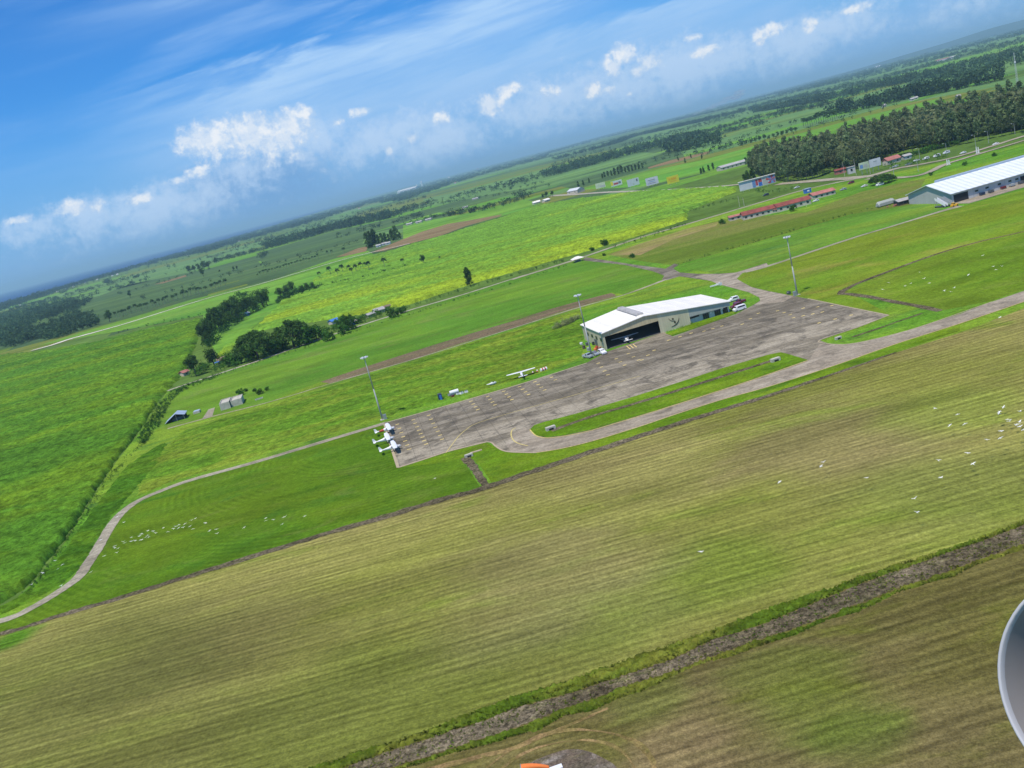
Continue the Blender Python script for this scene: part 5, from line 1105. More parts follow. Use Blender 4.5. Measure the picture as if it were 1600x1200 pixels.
# guard house with white hipped roof
gd = thing('guard_house', at(903, 409), RUN, 'small open guard house with white pyramid roof', 'guard house')
for sx_ in (-1.8, 1.8):
    for sy_ in (-1.5, 1.5): MB().tube((sx_, sy_, 0), (sx_, sy_, 2.4), .12, n=6).build('post', MT['concrete'], gd)
MB().box((0, 0, .6), (3.2, 2.6, 1.2)).build('counter', MT['frame'], gd)
MB().add([(-4, -3, 2.3), (4, -3, 2.3), (4, 3, 2.3), (-4, 3, 2.3), (-1, 0, 3.6), (1, 0, 3.6)], [(0, 3, 2, 1), (0, 1, 5, 4), (1, 2, 5), (2, 3, 4, 5), (3, 0, 4)]).build('roof', MT['white_roof'], gd)
# small concrete headwalls at drain ends
for x, y, lab, s_ in ((861, 672, 'concrete culvert head at the left end of the island drain', 1.0), (1212, 565, 'concrete culvert head at the right end of the island drain', 1.0), (733, 714, 'concrete culvert head of the side ditch', .8), (1310, 530, 'low concrete box in the grass wedge', .7)):
    t = thing('culvert_head', at(x, y), RUN+R(6), lab, 'culvert'); MB().box((0, 0, .55*s_), (2.8*s_, 1.2*s_, 1.1*s_)).build('headwall', MT['concrete'], t); MB().box((0, -.62*s_, .4*s_), (1.4*s_, .1, .6*s_)).build('pipe_mouth', MT['dark'], t)

t = thing('concrete_slab', at(744, 706), RUN, 'flat tan concrete slab in the verge below the apron', 'slab'); MB().box((0, 0, .16), (3.4, 1.0, .16)).build('cover', MT['kerb'], t); MB().box((1.2, 0, .26), (.4, .1, .06)).build('handle', MT['frame'], t)
# ------------------------------------------------------------------ mast lights and poles
def mast(x, y, top, label, box_side):
    h = hgt(x, y, top)-.6; t = thing('light_mast', at(x, y), RUN, label, 'light mast', 'light masts round the apron')
    MB().tube((0, 0, 0), (0, 0, h*.5), .30, .22, 10).build('pole', MT['pole'], t, True); MB().tube((0, 0, h*.5), (0, 0, h), .22, .12, 10).build('upper_pole', MT['pole'], t, True)
    hd = MB().tube((0, 0, h-.3), (0, 0, h+.15), .9, .9, 12).build('head_frame', MT['metal'], t)
    for k in range(6):
        an = k*math.pi/3; MB().box((1.0*math.cos(an), 1.0*math.sin(an), h+.0), (.75, .55, .35), an).build('lamp', MT['white'], hd)
    MB().box((box_side, -.3, .9), (1.2, .9, 1.8)).build('control_cabinet', MT['metal'], t)
    MB().box((0, 0, .12), (1.6, 1.6, .24)).build('footing', MT['concrete'], t)
mast(598, 656, 556, 'tall light mast beside the three parked aircraft', -.0+1.0)
mast(925, 557, 459, 'tall light mast in front of the hangar', 1.0)
mast(1246, 461, 368, 'tall light mast beside the right end of the apron', -1.0)
def lamp_post(x, y, top, label, group=None, arm=True):
    h = hgt(x, y, top); t = thing('street_lamp' if arm else 'utility_pole', at(x, y), RUN, label, 'street lamp' if arm else 'pole', group)
    MB().tube((0, 0, 0), (0, 0, h), .16, .09, 7).build('pole', MT['concrete' if not arm else 'pole'], t)
    if arm: MB().tube((0, 0, h), (-1.6, 0, h+.3), .06, .05, 6).build('arm', MT['pole'], t); MB().box((-1.9, 0, h+.3), (.9, .35, .2)).build('lamp', MT['white'], t)
    else: MB().box((0, 0, h-.6), (2.2, .12, .14)).build('crossarm', MT['darkbark'], t)
for x, y, tp in ((1525, 230, 211), (1545, 224, 205), (1586, 210, 193), (1480, 244, 224), (1438, 252, 232), (1435, 268, 250), (1398, 280, 262)): lamp_post(x, y, tp, 'slim street lamp along the plantation road', 'street lamps along the plantation road')
for x, y, tp in ((1231, 283, 252), (1320, 276, 254), (1338, 274, 249), (1360, 272, 252)): lamp_post(x, y, tp, 'pale utility pole at the edge of the plantation', 'utility poles at the plantation edge', False)
for x, y, tp in ((1156, 323, 306), (1163, 322, 309), (395, 556, 543), (1260, 323, 313)): lamp_post(x, y, tp, 'thin utility pole beside the country road', 'utility poles beside the country road', False)
# radio mast
t = thing('radio_mast', at(1590, 132), 0, 'thin pale radio mast in the far fields at upper right', 'radio mast'); h = hgt(1590, 132, 82)
for k in range(3):
    an = k*2.094; MB().tube((1.6*math.cos(an), 1.6*math.sin(an), 0), (.3*math.cos(an), .3*math.sin(an), h), .16, .1, 5).build('leg', MT['bbwhite'], t)
bz = MB()
for j in range(12):
    z = h*j/12; r_ = 1.6-1.3*j/12
    for k in range(3): a1, a2 = k*2.094, (k+1)*2.094; bz.tube((r_*math.cos(a1), r_*math.sin(a1), z), (r_*math.cos(a2), r_*math.sin(a2), z+h/12), .07, n=4)
bz.build('bracing', MT['bbwhite'], t); MB().box((0, 0, h*.7), (1.6, 1.6, 2.2)).build('antenna', MT['white'], t)
# white slim obelisk signs by the entrance road
for x, y, tp, lab in ((1482, 258, 249, 'left white obelisk beside the entrance road'), (1528, 240, 229, 'right white obelisk beside the entrance road')):
    h = hgt(x, y, tp); t = thing('obelisk', at(x, y), RUN, lab, 'obelisk'); MB().box((-.7, 0, h/2), (.8, .5, h), 0, (.5, .6)).build('pillar', MT['white'], t); MB().box((.7, 0, h*.45), (.8, .5, h*.9), 0, (.5, .6)).build('pillar', MT['white'], t); MB().box((0, 0, .2), (3, 1.4, .4)).build('plinth', MT['concrete'], t)

# ------------------------------------------------------------------ hoardings
def hoarding(x0, y0, x1, y1, hpx, label, cat='billboard', board='bbwhite', lift=2.0, group=None, art=()):
    a, rz2, L = frame_at((x0, y0), (x1, y1)); s_ = mpp(x0, y0); h = hpx*s_; t = thing('billboard', a, rz2, label, cat, group)
    MB().box((L/2, 0, lift+h/2), (L, .3, h)).build('board', MT[board], t)
    for k in range(max(2, int(L/5))): MB().box((L*(k+.5)/max(2, int(L/5)), .45, (lift+h*.9)/2), (.3, .3, lift+h*.9)).build('post', MT['metal'], t)
    for (fx, fz, fw_, fh, c_) in art:
        MB().box((L*(fx+fw_/2), -.19, lift+h*(fz+fh/2)), (L*fw_, .06, h*fh)).build('print', MT[c_], t)
    return t
hoarding(932, 297.5, 947, 294, 8, 'leftmost hoarding with a pale green picture', board='bbgreen', art=((.45, .1, .5, .4, 'fascia'),))
hoarding(956, 294.5, 973, 290, 8, 'second hoarding with red and yellow picture', art=((0, .2, .2, .75, 'bbyellow'), (.25, .25, .4, .35, 'bbred'), (.68, .3, .22, .4, 'bbfront')))
hoarding(982, 295, 1000, 290, 11, 'third hoarding nearly plain white with a dark picture at its corner', art=((.76, .5, .14, .35, 'bbfront'), (.45, .15, .1, .12, 'bbgreen')))
hoarding(1011, 293.5, 1030, 288.5, 11.5, 'fourth hoarding white with faint lines', art=((.15, .62, .6, .07, 'bbfront'), (.12, .2, .66, .05, 'bbfront'), (.25, .42, .5, .06, 'bbblue')))
hoarding(1044, 291, 1062, 286, 11, 'bright yellow hoarding at the right end of the row', board='bbyellow', art=((.15, .45, .12, .3, 'tug'), (.34, .45, .45, .3, 'tug'), (.2, .22, .6, .08, 'tug')))
hw = hoarding(1157, 302, 1213, 287.5, 13, 'long hoarding wall with posters and a red and blue sunburst panel', board='bbwhite', lift=1.5,
   art=((.36, .05, .09, .8, 'bbblue'), (.455, .2, .06, .7, 'bbred'), (.53, .5, .1, .4, 'bbred'), (.53, .05, .1, .42, 'bluepaint'), (.65, .1, .15, .75, 'fascia'), (.82, .05, .17, .9, 'bbblue')))
# sunburst rays on the last panel
La = frame_at((1157, 302), (1213, 287.5))[2]; hh = 13*mpp(1157, 302); ry = MB(); cx_, cz_ = La*.905, 1.5+hh*.5
for k in range(5):
    an = k*2*math.pi/5+.3; p = [(cx_, cz_), (cx_+hh*.75*math.cos(an-.25), cz_+hh*.5*math.sin(an-.25)), (cx_+hh*.75*math.cos(an+.25), cz_+hh*.5*math.sin(an+.25))]
    p = [(min(q[0], La*.99), max(1.5+hh*.05, min(q[1], 1.5+hh*.95))) for q in p]
    ry.add([(x, -.24, z) for x, z in p]+[(x, -.27, z) for x, z in p], [(0, 1, 2), (5, 4, 3), (0, 3, 4, 1), (1, 4, 5, 2), (2, 5, 3, 0)])
ry.build('sunburst', MT['bbred'], hw)
MB().box((La/2, -.2, 1.5+hh+.5), (La+1, 1.4, .5)).build('cap', MT['white_roof'], hw)
hoarding(1344, 274, 1359.5, 270, 11, 'left hoarding of the pair under the plantation edge', board='bbgreen', lift=3.5, art=((.1, .2, .3, .5, 'bbblue'), (.5, .3, .35, .4, 'fascia')))
hoarding(1360.5, 269.7, 1378, 265, 12, 'right plain white hoarding of the pair under the plantation edge', lift=3.5, art=((.35, .6, .3, .12, 'pole'),))

# ------------------------------------------------------------------ vehicles
def vehicle(kind, loc, rz, paintm, label, cat, group=None):
    L, Wd, prof_, gl = dict(
        van=(4.9, 1.85, [(0, .35), (0, 1.0), (.45, 1.25), (1.0, 2.0), (4.7, 2.02), (4.88, 1.1), (4.9, .35)], [((.6, 1.42), (1.0, 1.92)), ((1.3, 4.5), (1.3, 1.85))]),
        suv=(4.6, 1.85, [(0, .4), (0, .95), (1.2, 1.12), (1.75, 1.78), (4.2, 1.78), (4.55, 1.05), (4.6, .4)], [((1.4, 1.22), (1.72, 1.7)), ((1.85, 4.1), (1.15, 1.65))]),
        sedan=(4.4, 1.72, [(0, .35), (0, .82), (1.25, .95), (1.9, 1.42), (3.3, 1.42), (3.95, .98), (4.35, .9), (4.4, .35)], [((1.4, .98), (1.85, 1.36)), ((1.9, 3.35), (.98, 1.34))]),
        pickup=(5.0, 1.8, [(0, .45), (0, .98), (1.3, 1.1), (1.8, 1.75), (2.9, 1.75), (3.05, 1.1), (4.95, 1.1), (5.0, .45)], [((1.4, 1.15), (1.75, 1.68)), ((1.9, 2.85), (1.15, 1.62))]))[kind]
    t = thing(kind if kind != 'suv' else 'car', loc, rz, label, cat, group)
    if kind == 'sedan': t.name = 'car'
    def sec(y, ins): return [(x-L/2, y, z if z < 1.1 else z-ins*.4) for x, z in prof_]
    h2 = Wd/2
    bd = MB(); rings = []
    for y, k in ((-h2, 1), (-h2*.92, 0), (h2*.92, 0), (h2, 1)):
        rings.append([(x-L/2+(.05*k if x < L/2 else -.05*k), y*(1-.10*max(0, z-.9)), z-(.05*k if z > 1 else 0)) for x, z in prof_])
    bd.loft(rings).build('body', MT[paintm], t)
    (x0_, z0_), (x1_, z1_) = gl[0]; w = Wd*.42
    MB().add([(x0_-L/2-.05, -w, z0_+.03), (x0_-L/2-.05, w, z0_+.03), (x1_-L/2-.05, w*.92, z1_+.03), (x1_-L/2-.05, -w*.92, z1_+.03)], [(0, 1, 2, 3)]).build('windscreen', MT['glass'], t)
    (xa, xb), (za, zb) = gl[1]
    for s_ in (-1, 1):
        yy = s_*(h2*(1-.10*max(0, za-.9))+.02); yt = s_*(h2*(1-.10*max(0, zb-.9))+.02)
        MB().add([(xa-L/2, yy, za), (xb-L/2, yy, za), (xb-L/2-.15, yt, zb), (xa-L/2+.2, yt, zb)], [(0, 1, 2, 3)]).build('side_window', MT['glass'], t)
        for x in (L*.18, L*.8): 
            wl = MB().tube((x-L/2, s_*(h2-.16), .34), (x-L/2, s_*(h2+.03), .34), .34, n=14).build('wheel', MT['rubber'], t)
            MB().tube((x-L/2, s_*(h2+.03), .34), (x-L/2, s_*(h2+.05), .34), .18, n=10).build('rim', MT['metal'], wl)
        MB().box((-L/2+.0, s_*h2*.7, .75), (.08, .32, .16)).build('headlight', MT['white'], t)
    return t
vrot = RUN
vehicle('van', at(1156, 485), vrot+R(4), 'white', 'white minivan parked in front at the right end of the hangar', 'van')
vehicle('suv', at(1151, 480.5), vrot+R(4), 'maroon', 'maroon car parked behind the white minivan', 'car')
vehicle('pickup', at(1156, 474), vrot+R(4), 'maroon', 'maroon pickup behind the maroon car', 'pickup')
vehicle('suv', at(1146, 470.5), vrot+R(4), 'white', 'white car parked farthest behind the hangar end', 'car')
vehicle('pickup', at(919, 559), vrot+R(110), 'silver', 'silver pickup at the apron edge left of the light mast', 'pickup')
vehicle('sedan', at(930, 555), vrot+R(100), 'silver', 'grey car right behind the light mast', 'car')
vehicle('suv', at(942, 553), vrot+R(95), 'white', 'white jeep at the left corner of the hangar doorway', 'jeep')
vehicle('suv', at(1197, 306), vrot, 'black', 'dark car parked below the hoarding wall', 'car')
vehicle('sedan', at(1245, 294), vrot, 'white', 'white car on the road near the blue kiosk', 'car')
vehicle('sedan', at(1262, 319), vrot+R(10), 'white', 'white car parked beside the right long house', 'car')
vehicle('sedan', at(1275, 315), vrot+R(10), 'white', 'white car parked farther right by the long houses', 'car')
vehicle('pickup', at(1300, 304), vrot, 'black', 'black pickup beside the pink roofed house', 'pickup')
vehicle('sedan', at(1351, 292), vrot, 'white', 'white car below the dark trees at the road fork', 'car')
vehicle('sedan', at(1399, 261), vrot, 'white', 'white car on the road right of the pinkish house', 'car')
vehicle('sedan', at(1432, 252), vrot, 'white', 'small white car leading the row of parked cars', 'car')
for x, y, k, lab in ((1447, 249, 'suv', 'second white car in the row along the plantation road'), (1464, 245, 'van', 'third white vehicle in the row along the plantation road'), (1479, 240, 'van', 'rightmost white van in the row along the plantation road')): vehicle(k, at(x, y), vrot, 'white', lab, 'car' if k == 'suv' else 'van')
vehicle('sedan', at(1318, 297), vrot, 'silver', 'silver car on the lane right of the pink roof', 'car')
for x, y, k, c_, lab in ((1375, 290, 'van', 'white', 'white van under the dark trees at the road fork'), (1420, 258, 'pickup', 'silver', 'silver pickup on the plantation road'), (1505, 240, 'sedan', 'white', 'white car far along the plantation road'), (1556, 226, 'sedan', 'white', 'white car at the far right end of the plantation road'), (1290, 301.5, 'sedan', 'silver', 'silver car behind the pink roofed house'), (1330, 287, 'suv', 'maroon', 'maroon car at the bend of the plantation road')): vehicle(k, at(x, y), vrot, c_, lab, 'car' if k in ('sedan', 'suv') else k)
# sheds and stores near the terminal
t = thing('covered_truck', at(1384, 321), tz, 'grey tarpaulin covered load parked left of the terminal', 'covered load'); L = 9
cv = MB(); rings = []
for x in (-5, -4.2, 4.2, 5):
    k = .8 if abs(x) > 4.5 else 1
    rings.append([(x, -1.6, .5), (x, -1.6*k, 2.0*k), (x, -.9*k, 2.9*k), (x, .9*k, 2.9*k), (x, 1.6*k, 2.0*k), (x, 1.6, .5)])
cv.loft(rings).build('cover', MT['fascia'], t); MB().box((0, 0, .4), (9.6, 2.6, .25)).build('chassis', MT['frame'], t)
for x in (-3.6, 2.6, 3.7):
    for s_ in (-1, 1): MB().tube((x, s_*1.15, .45), (x, s_*1.45, .45), .45, n=10).build('wheel', MT['rubber'], t)
house('shed', 1405, 322, 1424, 317, 6, 2.2, 1.0, 'grey_roof', 'darkbark', 'dark timber shed with grey roof at the terminal corner', 'shed', wins=1)
t = thing('scrap_pile', at(1397, 322.5), tz, 'low pile of red brown scrap beside the timber shed', 'pile'); pl_ = MB()
for k in range(22): pl_.box((random.uniform(-4, 4), random.uniform(-1.5, 1.5), random.uniform(.2, .8)), (random.uniform(.6, 1.8), random.uniform(.4, 1), random.uniform(.3, .7)), random.uniform(0, 3))
pl_.build('scrap', MT['pink_roof'], t)
# boarding stairs
def stairs(loc, rz, label, m):
    t = thing('boarding_stairs', loc, rz, label, 'boarding stairs'); st_ = MB()
    for k in range(14): st_.box((-2.8+k*.42, 0, .6+k*.24), (.44, 1.6, .12))
    st_.build('steps', MT['metal'], t)
    for s_ in (-.85, .85):
        MB().add([(-3, s_-.04, .4), (-3, s_-.04, 1.7), (3.1, s_-.04, 5.0), (3.1, s_-.04, 3.7), (-3, s_+.04, .4), (-3, s_+.04, 1.7), (3.1, s_+.04, 5.0), (3.1, s_+.04, 3.7)], [(0, 1, 2, 3), (7, 6, 5, 4), (0, 4, 5, 1), (1, 5, 6, 2), (2, 6, 7, 3), (3, 7, 4, 0)]).build('side_panel', MT[m], t)
    MB().box((3.6, 0, 3.85), (1.4, 1.8, .14)).build('platform', MT['metal'], t); MB().box((.6, 0, .5), (6.4, 1.7, .3)).build('chassis', MT['frame'], t)
    for x in (2.4, 3.6): 
        for s_ in (-.75, .75): MB().tube((x, s_, .6), (x, s_, 3.8), .07, n=6).build('strut', MT['metal'], t)
    for x in (-1.8, 3.0):
        for s_ in (-1, 1): MB().tube((x, s_*.8, .35), (x, s_*1.02, .35), .35, n=10).build('wheel', MT['rubber'], t)
stairs(at(1472, 324), tz+R(100), 'left white boarding stairs at the terminal corner', 'white'); stairs(at(1482, 322), tz+R(100), 'right dark sided boarding stairs at the terminal corner', 'pole')
t = thing('tow_tractor', at(1491.5, 322.5), tz, 'small yellow tow tractor at the terminal doorway', 'tow tractor'); MB().box((0, 0, .75), (3.4, 1.7, .8), 0, (.94, .9)).build('body', MT['tug'], t); MB().box((-.5, 0, 1.5), (1.2, 1.5, .8), 0, (.8, .9)).build('cab', MT['tug'], t); MB().box((-.5, 0, 1.55), (1.1, 1.56, .4)).build('window', MT['glass'], t)
for x in (-1.1, 1.1):
    for s_ in (-1, 1): MB().tube((x, s_*.65, .4), (x, s_*.92, .4), .4, n=10).build('wheel', MT['rubber'], t)
# blue kiosk near the red roofs
t = thing('kiosk', at(1262, 301.5), RUN, 'bright blue kiosk at the right end of the red roofs', 'kiosk'); MB().box((0, 0, 1.5), (4.5, 3, 3.0)).build('cabin', MT['bluepaint'], t); MB().box((0, 0, 3.1), (5, 3.5, .2)).build('roof', MT['blue_roof'], t); MB().box((0, -1.53, 1.6), (1.6, .08, 1.0)).build('hatch', MT['white'], t)

# ------------------------------------------------------------------ light aircraft (nose towards +x)
def ell(x, cz, ry_, rz2_, n=12): return [(x, ry_*math.cos(2*math.pi*i/n), cz+rz2_*math.sin(2*math.pi*i/n)) for i in range(n)]
def plane(loc, rz, label, sc=1.0, stripe=None, broken=False):
    t = thing('light_aircraft', loc, rz, label, 'light aircraft'); t.scale = (sc, sc, sc)
    bm_ = MB(); bm_.loft([ell(2.45, 1.2, .18, .2), ell(2.3, 1.2, .42, .38), ell(1.5, 1.22, .52, .48), ell(.9, 1.35, .56, .65), ell(.2, 1.4, .56, .72), ell(-.9, 1.4, .52, .68), ell(-1.6, 1.38, .40, .48), ell(-3.2, 1.42, .22, .26), ell(-4.7, 1.5, .08, .12)])
    fu = bm_.build('fuselage', MT['white'], t, True)
    def foil(xc, y, z, ch, th): return [(xc+ch*.5, y, z), (xc+ch*.25, y, z+th), (xc-ch*.1, y, z+th*.8), (xc-ch*.5, y, z), (xc-ch*.1, y, z-th*.3), (xc+ch*.25, y, z-th*.4)]
    wg = MB(); wg.loft([foil(.35, -5.3, 2.22, 1.1, .07), foil(.4, -2.6, 2.15, 1.62, .13), foil(.4, 0, 2.1, 1.62, .13), foil(.4, 2.6, 2.15, 1.62, .13), foil(.35, 5.3, 2.22, 1.1, .07)]); w = wg.build('wing', MT['white'], t)
    MB().loft([foil(-4.35, -1.65, 1.55, .75, .03), foil(-4.25, 0, 1.55, 1.05, .05), foil(-4.35, 1.65, 1.55, .75, .03)]).build('tailplane', MT['white'], t)
    fn = [(-3.6, 1.6), (-4.3, 2.75), (-4.85, 2.75), (-4.75, 1.55)]
    MB().add([(x, -.05, z) for x, z in fn]+[(x, .05, z) for x, z in fn], [(0, 1, 2, 3), (7, 6, 5, 4)]+[(i, 4+i, 4+(i+1) % 4, (i+1) % 4) for i in range(4)]).build('fin', MT['white'], t)
    for s_ in (-1, 1):
        MB().tube((.45, s_*.5, .95), (.45, s_*2.5, 2.08), .05, n=6).build('wing_strut', MT['white'], t)
        MB().add([(.85, s_*.575, 1.5), (-.8, s_*.54, 1.5), (-.7, s_*.47, 1.88), (.55, s_*.5, 1.9)], [(0, 1, 2, 3)]).build('side_window', MT['glass'], fu)
        MB().tube((.0, s_*.45, .9), (-.1, s_*1.1, .3), .05, n=6).build('undercarriage_leg', MT['white'], t)
        MB().tube((-.1, s_*1.08, .24), (-.1, s_*1.22, .24), .24, n=12).build('wheel', MT['rubber'], t)
    MB().add([(1.15, -.42, 1.66), (1.15, .42, 1.66), (.7, .4, 2.06), (.7, -.4, 2.06)], [(0, 1, 2, 3)]).build('windscreen', MT['glass'], fu)
    MB().tube((1.9, 0, .9), (1.9, 0, .3), .05, n=6).build('nose_leg', MT['white'], t); MB().tube((1.9, -.07, .22), (1.9, .07, .22), .22, n=12).build('wheel', MT['rubber'], t)
    MB().tube((2.45, 0, 1.2), (2.75, 0, 1.2), .17, .04, 10).build('spinner', MT[stripe or 'white'], t); MB().box((2.58, 0, 1.2), (.05, .16, 1.8)).build('propeller', MT['frame'], t)
    if stripe:
        MB().loft([ell(-1.5, 1.40, .445, .53), ell(-3.2, 1.42, .235, .275)], False).build('stripe', MT[stripe], fu)
    return t
pr = RUN+R(3)
for x, y, lab, st_ in ((605, 667, 'white high wing aircraft with a red stripe, farthest of the three parked in a row', 'red'), (603.3, 682.5, 'white high wing aircraft in the middle of the three parked in a row', None), (613.6, 695, 'white high wing aircraft nearest of the three parked in a row', None)):
    g = at(x, y, 2.1); plane(Vector((g.x, g.y, .12)), pr, lab, .92, st_)
g = at(980, 529, 1.9); plane(Vector((g.x-math.sin(hz_)*2.3, g.y+math.cos(hz_)*2.3, .16)), hz_+R(86), 'white aircraft parked tail out in the hangar doorway')
g = at(814, 581.5, 2.1); plane(Vector((g.x, g.y, .04)), RUN+R(86), 'white high wing aircraft parked on the grass tail towards the apron')
# stores along the grass edge
t = thing('portable_toilet', at(689, 625), RUN, 'dark blue upright portable toilet on the grass edge', 'portable toilet'); MB().box((0, 0, 1.15), (1.5, 1.5, 2.3), 0, (.95, .95)).build('cabin', MT['darkblue'], t); MB().box((0, 0, 2.38), (1.4, 1.4, .2), 0, (.7, .7)).build('roof', MT['darkblue'], t); MB().box((.1, -.75, 1.1), (.8, .06, 1.8)).build('door', MT['bluepaint'], t)
t = thing('tank_trailer', at(711, 618), RUN, 'white cylindrical tank trailer on the grass edge', 'tank trailer'); MB().tube((-1.6, 0, 1.4), (1.6, 0, 1.4), .75, n=18).build('tank', MT['white'], t, False); MB().box((0, 0, .55), (4.2, 1.3, .15)).build('chassis', MT['frame'], t)
for x in (-.9, .9):
    for s_ in (-1, 1): MB().tube((x, s_*.6, .35), (x, s_*.85, .35), .35, n=10).build('wheel', MT['rubber'], t)
MB().tube((2.1, 0, .55), (3.3, 0, .4), .06, n=6).build('drawbar', MT['frame'], t)
for i, (x, y, c_) in enumerate(((703, 619, 'pole'), (716, 617.5, 'white'), (722, 616, 'white'), (729, 614, 'white'), (708, 621, 'maroon'))):
    t = thing('crate', at(x, y), RUN+random.uniform(-.5, .5), ['grey drum box left of the tank trailer', 'white equipment box just right of the tank trailer', 'white equipment box second right of the tank trailer', 'white equipment box farthest right of the tank trailer', 'maroon box in front of the tank trailer'][i], 'equipment box')
    MB().box((0, 0, .45), (1.3, .9, .9), 0, (.8, .85)).build('box', MT[c_], t); MB().box((0, 0, .95), (1.0, .7, .1)).build('lid', MT['frame'], t)
t = thing('glider_pod', at(770, 602), RUN+R(10), 'small white aircraft pod without wings on the grass edge', 'aircraft pod'); MB().loft([ell(-2.2, .9, .08, .1), ell(-1.2, .8, .2, .22), ell(0, .75, .45, .5), ell(1.0, .7, .4, .42), ell(1.7, .65, .1, .12)]).build('shell', MT['white'], t, True); MB().box((.4, 0, 1.15), (.9, .6, .2), 0, (.6, .6)).build('canopy', MT['glass'], t); MB().box((0, 0, .15), (1.6, .9, .3)).build('cradle', MT['rubber'], t)
t = thing('striped_barrel', at(850, 579.5), RUN+R(10), 'large red and white striped barrel lying on the grass', 'barrel')
for k in range(5): MB().tube((-1.25+k*.5, 0, .62), (-.75+k*.5, 0, .62), .62-.02*(k % 2), n=14).build('band', MT['red' if k % 2 else 'white'], t)
for x, y, lab in ((833, 583.5, 'left red and white marker cone beside the grounded aircraft'), (840, 581, 'right red and white marker cone beside the striped barrel')):
    t = thing('marker_cone', at(x, y), 0, lab, 'marker cone'); MB().tube((0, 0, .05), (0, 0, .45), .42, .28, 12).build('base', MT['red'], t); MB().tube((0, 0, .45), (0, 0, .85), .28, .1, 12).build('tip', MT['white'], t)
# stores by the hangar's left wall
for i, (x, y, c_) in enumerate(((909, 540, 'white'), (913, 545, 'darkbark'), (918, 540, 'frame'), (928, 539, 'black'), (933, 546, 'red'), (938, 547, 'pink_roof'), (931, 549, 'orange'), (920, 548, 'pole'))):
    t = thing('drum', at(x, y), random.uniform(0, 3), ['white drum farthest left of the hangar', 'brown drum in the clutter left of the hangar', 'dark grey drum behind the light mast', 'black drum against the hangar side wall', 'red drum beside the hangar corner', 'faded pink drum nearest the hangar corner', 'orange drum left of the red drum', 'pale grey drum below the brown drum'][i], 'drum')
    MB().tube((0, 0, 0), (0, 0, 1.25), .6, n=14).build('barrel', MT[c_], t); MB().tube((0, 0, .6), (0, 0, .68), .63, n=14).build('hoop', MT['frame'], t)
t = thing('wind_tee', at(1116, 449), RUN, 'small white framed marker behind the hangar', 'marker'); MB().box((0, 0, .8), (3.6, .4, .5)).build('beam', MT['white'], t); MB().box((1.6, 0, .9), (.4, 2.2, .5)).build('crossbeam', MT['white'], t); MB().tube((0, 0, 0), (0, 0, .7), .1, n=6).build('post', MT['pole'], t)
for x, y, lab in ((1233, 460, 'dark spool near the right light mast'), (1125.5, 446, 'small white box behind the hangar lawn')):
    t = thing('spool' if x > 1200 else 'crate', at(x, y), .4, lab, 'spool' if x > 1200 else 'box'); MB().tube((0, -.5, .7), (0, -.35, .7), .7, n=16).build('flange', MT['frame' if x > 1200 else 'white'], t); MB().tube((0, .35, .7), (0, .5, .7), .7, n=16).build('flange', MT['frame' if x > 1200 else 'white'], t); MB().tube((0, -.35, .7), (0, .35, .7), .35, n=12).build('core', MT['pole'], t)

# ------------------------------------------------------------------ windsock in its gravel circle
wc = at(872, 1240)
def ring(name, r0, r1, z, m, label, cat):
    vs, fs = [], []; n = 72
    for i in range(n):
        a = 2*math.pi*i/n; j = 1+.025*math.sin(a*5+r1)+random.uniform(-.008, .008)
        vs += [(wc.x+r0*math.cos(a), wc.y+r0*math.sin(a), z), (wc.x+r1*j*math.cos(a), wc.y+r1*j*math.sin(a), z)]
    for i in range(n): k = (i+1) % n; fs.append((2*i, 2*i+1, 2*k+1, 2*k))
    me = bpy.data.meshes.new(name); me.from_pydata(vs, [], fs); me.update(); return tag(link(name, me, m), label, cat, kind='structure')
gravelm = soil('grey_pink_gravel', (0.150, 0.115, 0.085), (0.105, 0.090, 0.062), (0.240, 0.205, 0.170), 0.2, 0.4, 2.5, 0.35, 1.6, bump=0.6, seed=61)
ring('gravel_circle', 0.0, 8.0, 0.09, gravelm, 'grey gravel circle round the windsock', 'gravel circle')
ring('wheel_track', 9.9, 10.3, 0.07, GR['trackm'], 'pale wheel track round the gravel circle', 'track'); ring('wheel_track', 12.0, 12.6, 0.07, GR['trackm'], 'reddish outer wheel track round the gravel circle', 'track')
wb = at(838, 1240); ws = thing('windsock', wb, 0, 'orange windsock on a pole in the gravel circle', 'windsock')
MB().tube((0, 0, 0), (0, 0, 4.3), .09, .06, 8).build('pole', MT['white'], ws)
mb = MB(); rings_ = []
for k in range(8):
    tt = k/7; r_ = .42-.2*tt; c_ = Vector((-.9+3.3*tt, 0, 4.05-.9*tt*tt)); rings_.append([(c_.x, r_*math.cos(2*math.pi*i/14), c_.z+r_*math.sin(2*math.pi*i/14)) for i in range(14)])
mb.loft(rings_, False).build('sock', MT['orange'], ws, True)
hoop = MB(); 
for i in range(14):
    a1, a2 = 2*math.pi*i/14, 2*math.pi*(i+1)/14; hoop.tube((-.92, .44*math.cos(a1), 4.05+.44*math.sin(a1)), (-.92, .44*math.cos(a2), 4.05+.44*math.sin(a2)), .04, n=5)
hoop.build('hoop', MT['metal'], ws)
t = thing('marker_board', at(868, 1202), RUN, 'white marker board lying on the gravel circle', 'marker board'); MB().box((0, 0, .2), (1.9, .8, .12)).build('board', MT['white'], t); MB().box((-1.9, .1, .2), (1.5, .35, .12), .5).build('arm', MT['white'], t)
for s_ in (-.7, .7): MB().box((s_, 0, .08), (.12, .6, .16)).build('support', MT['frame'], t)

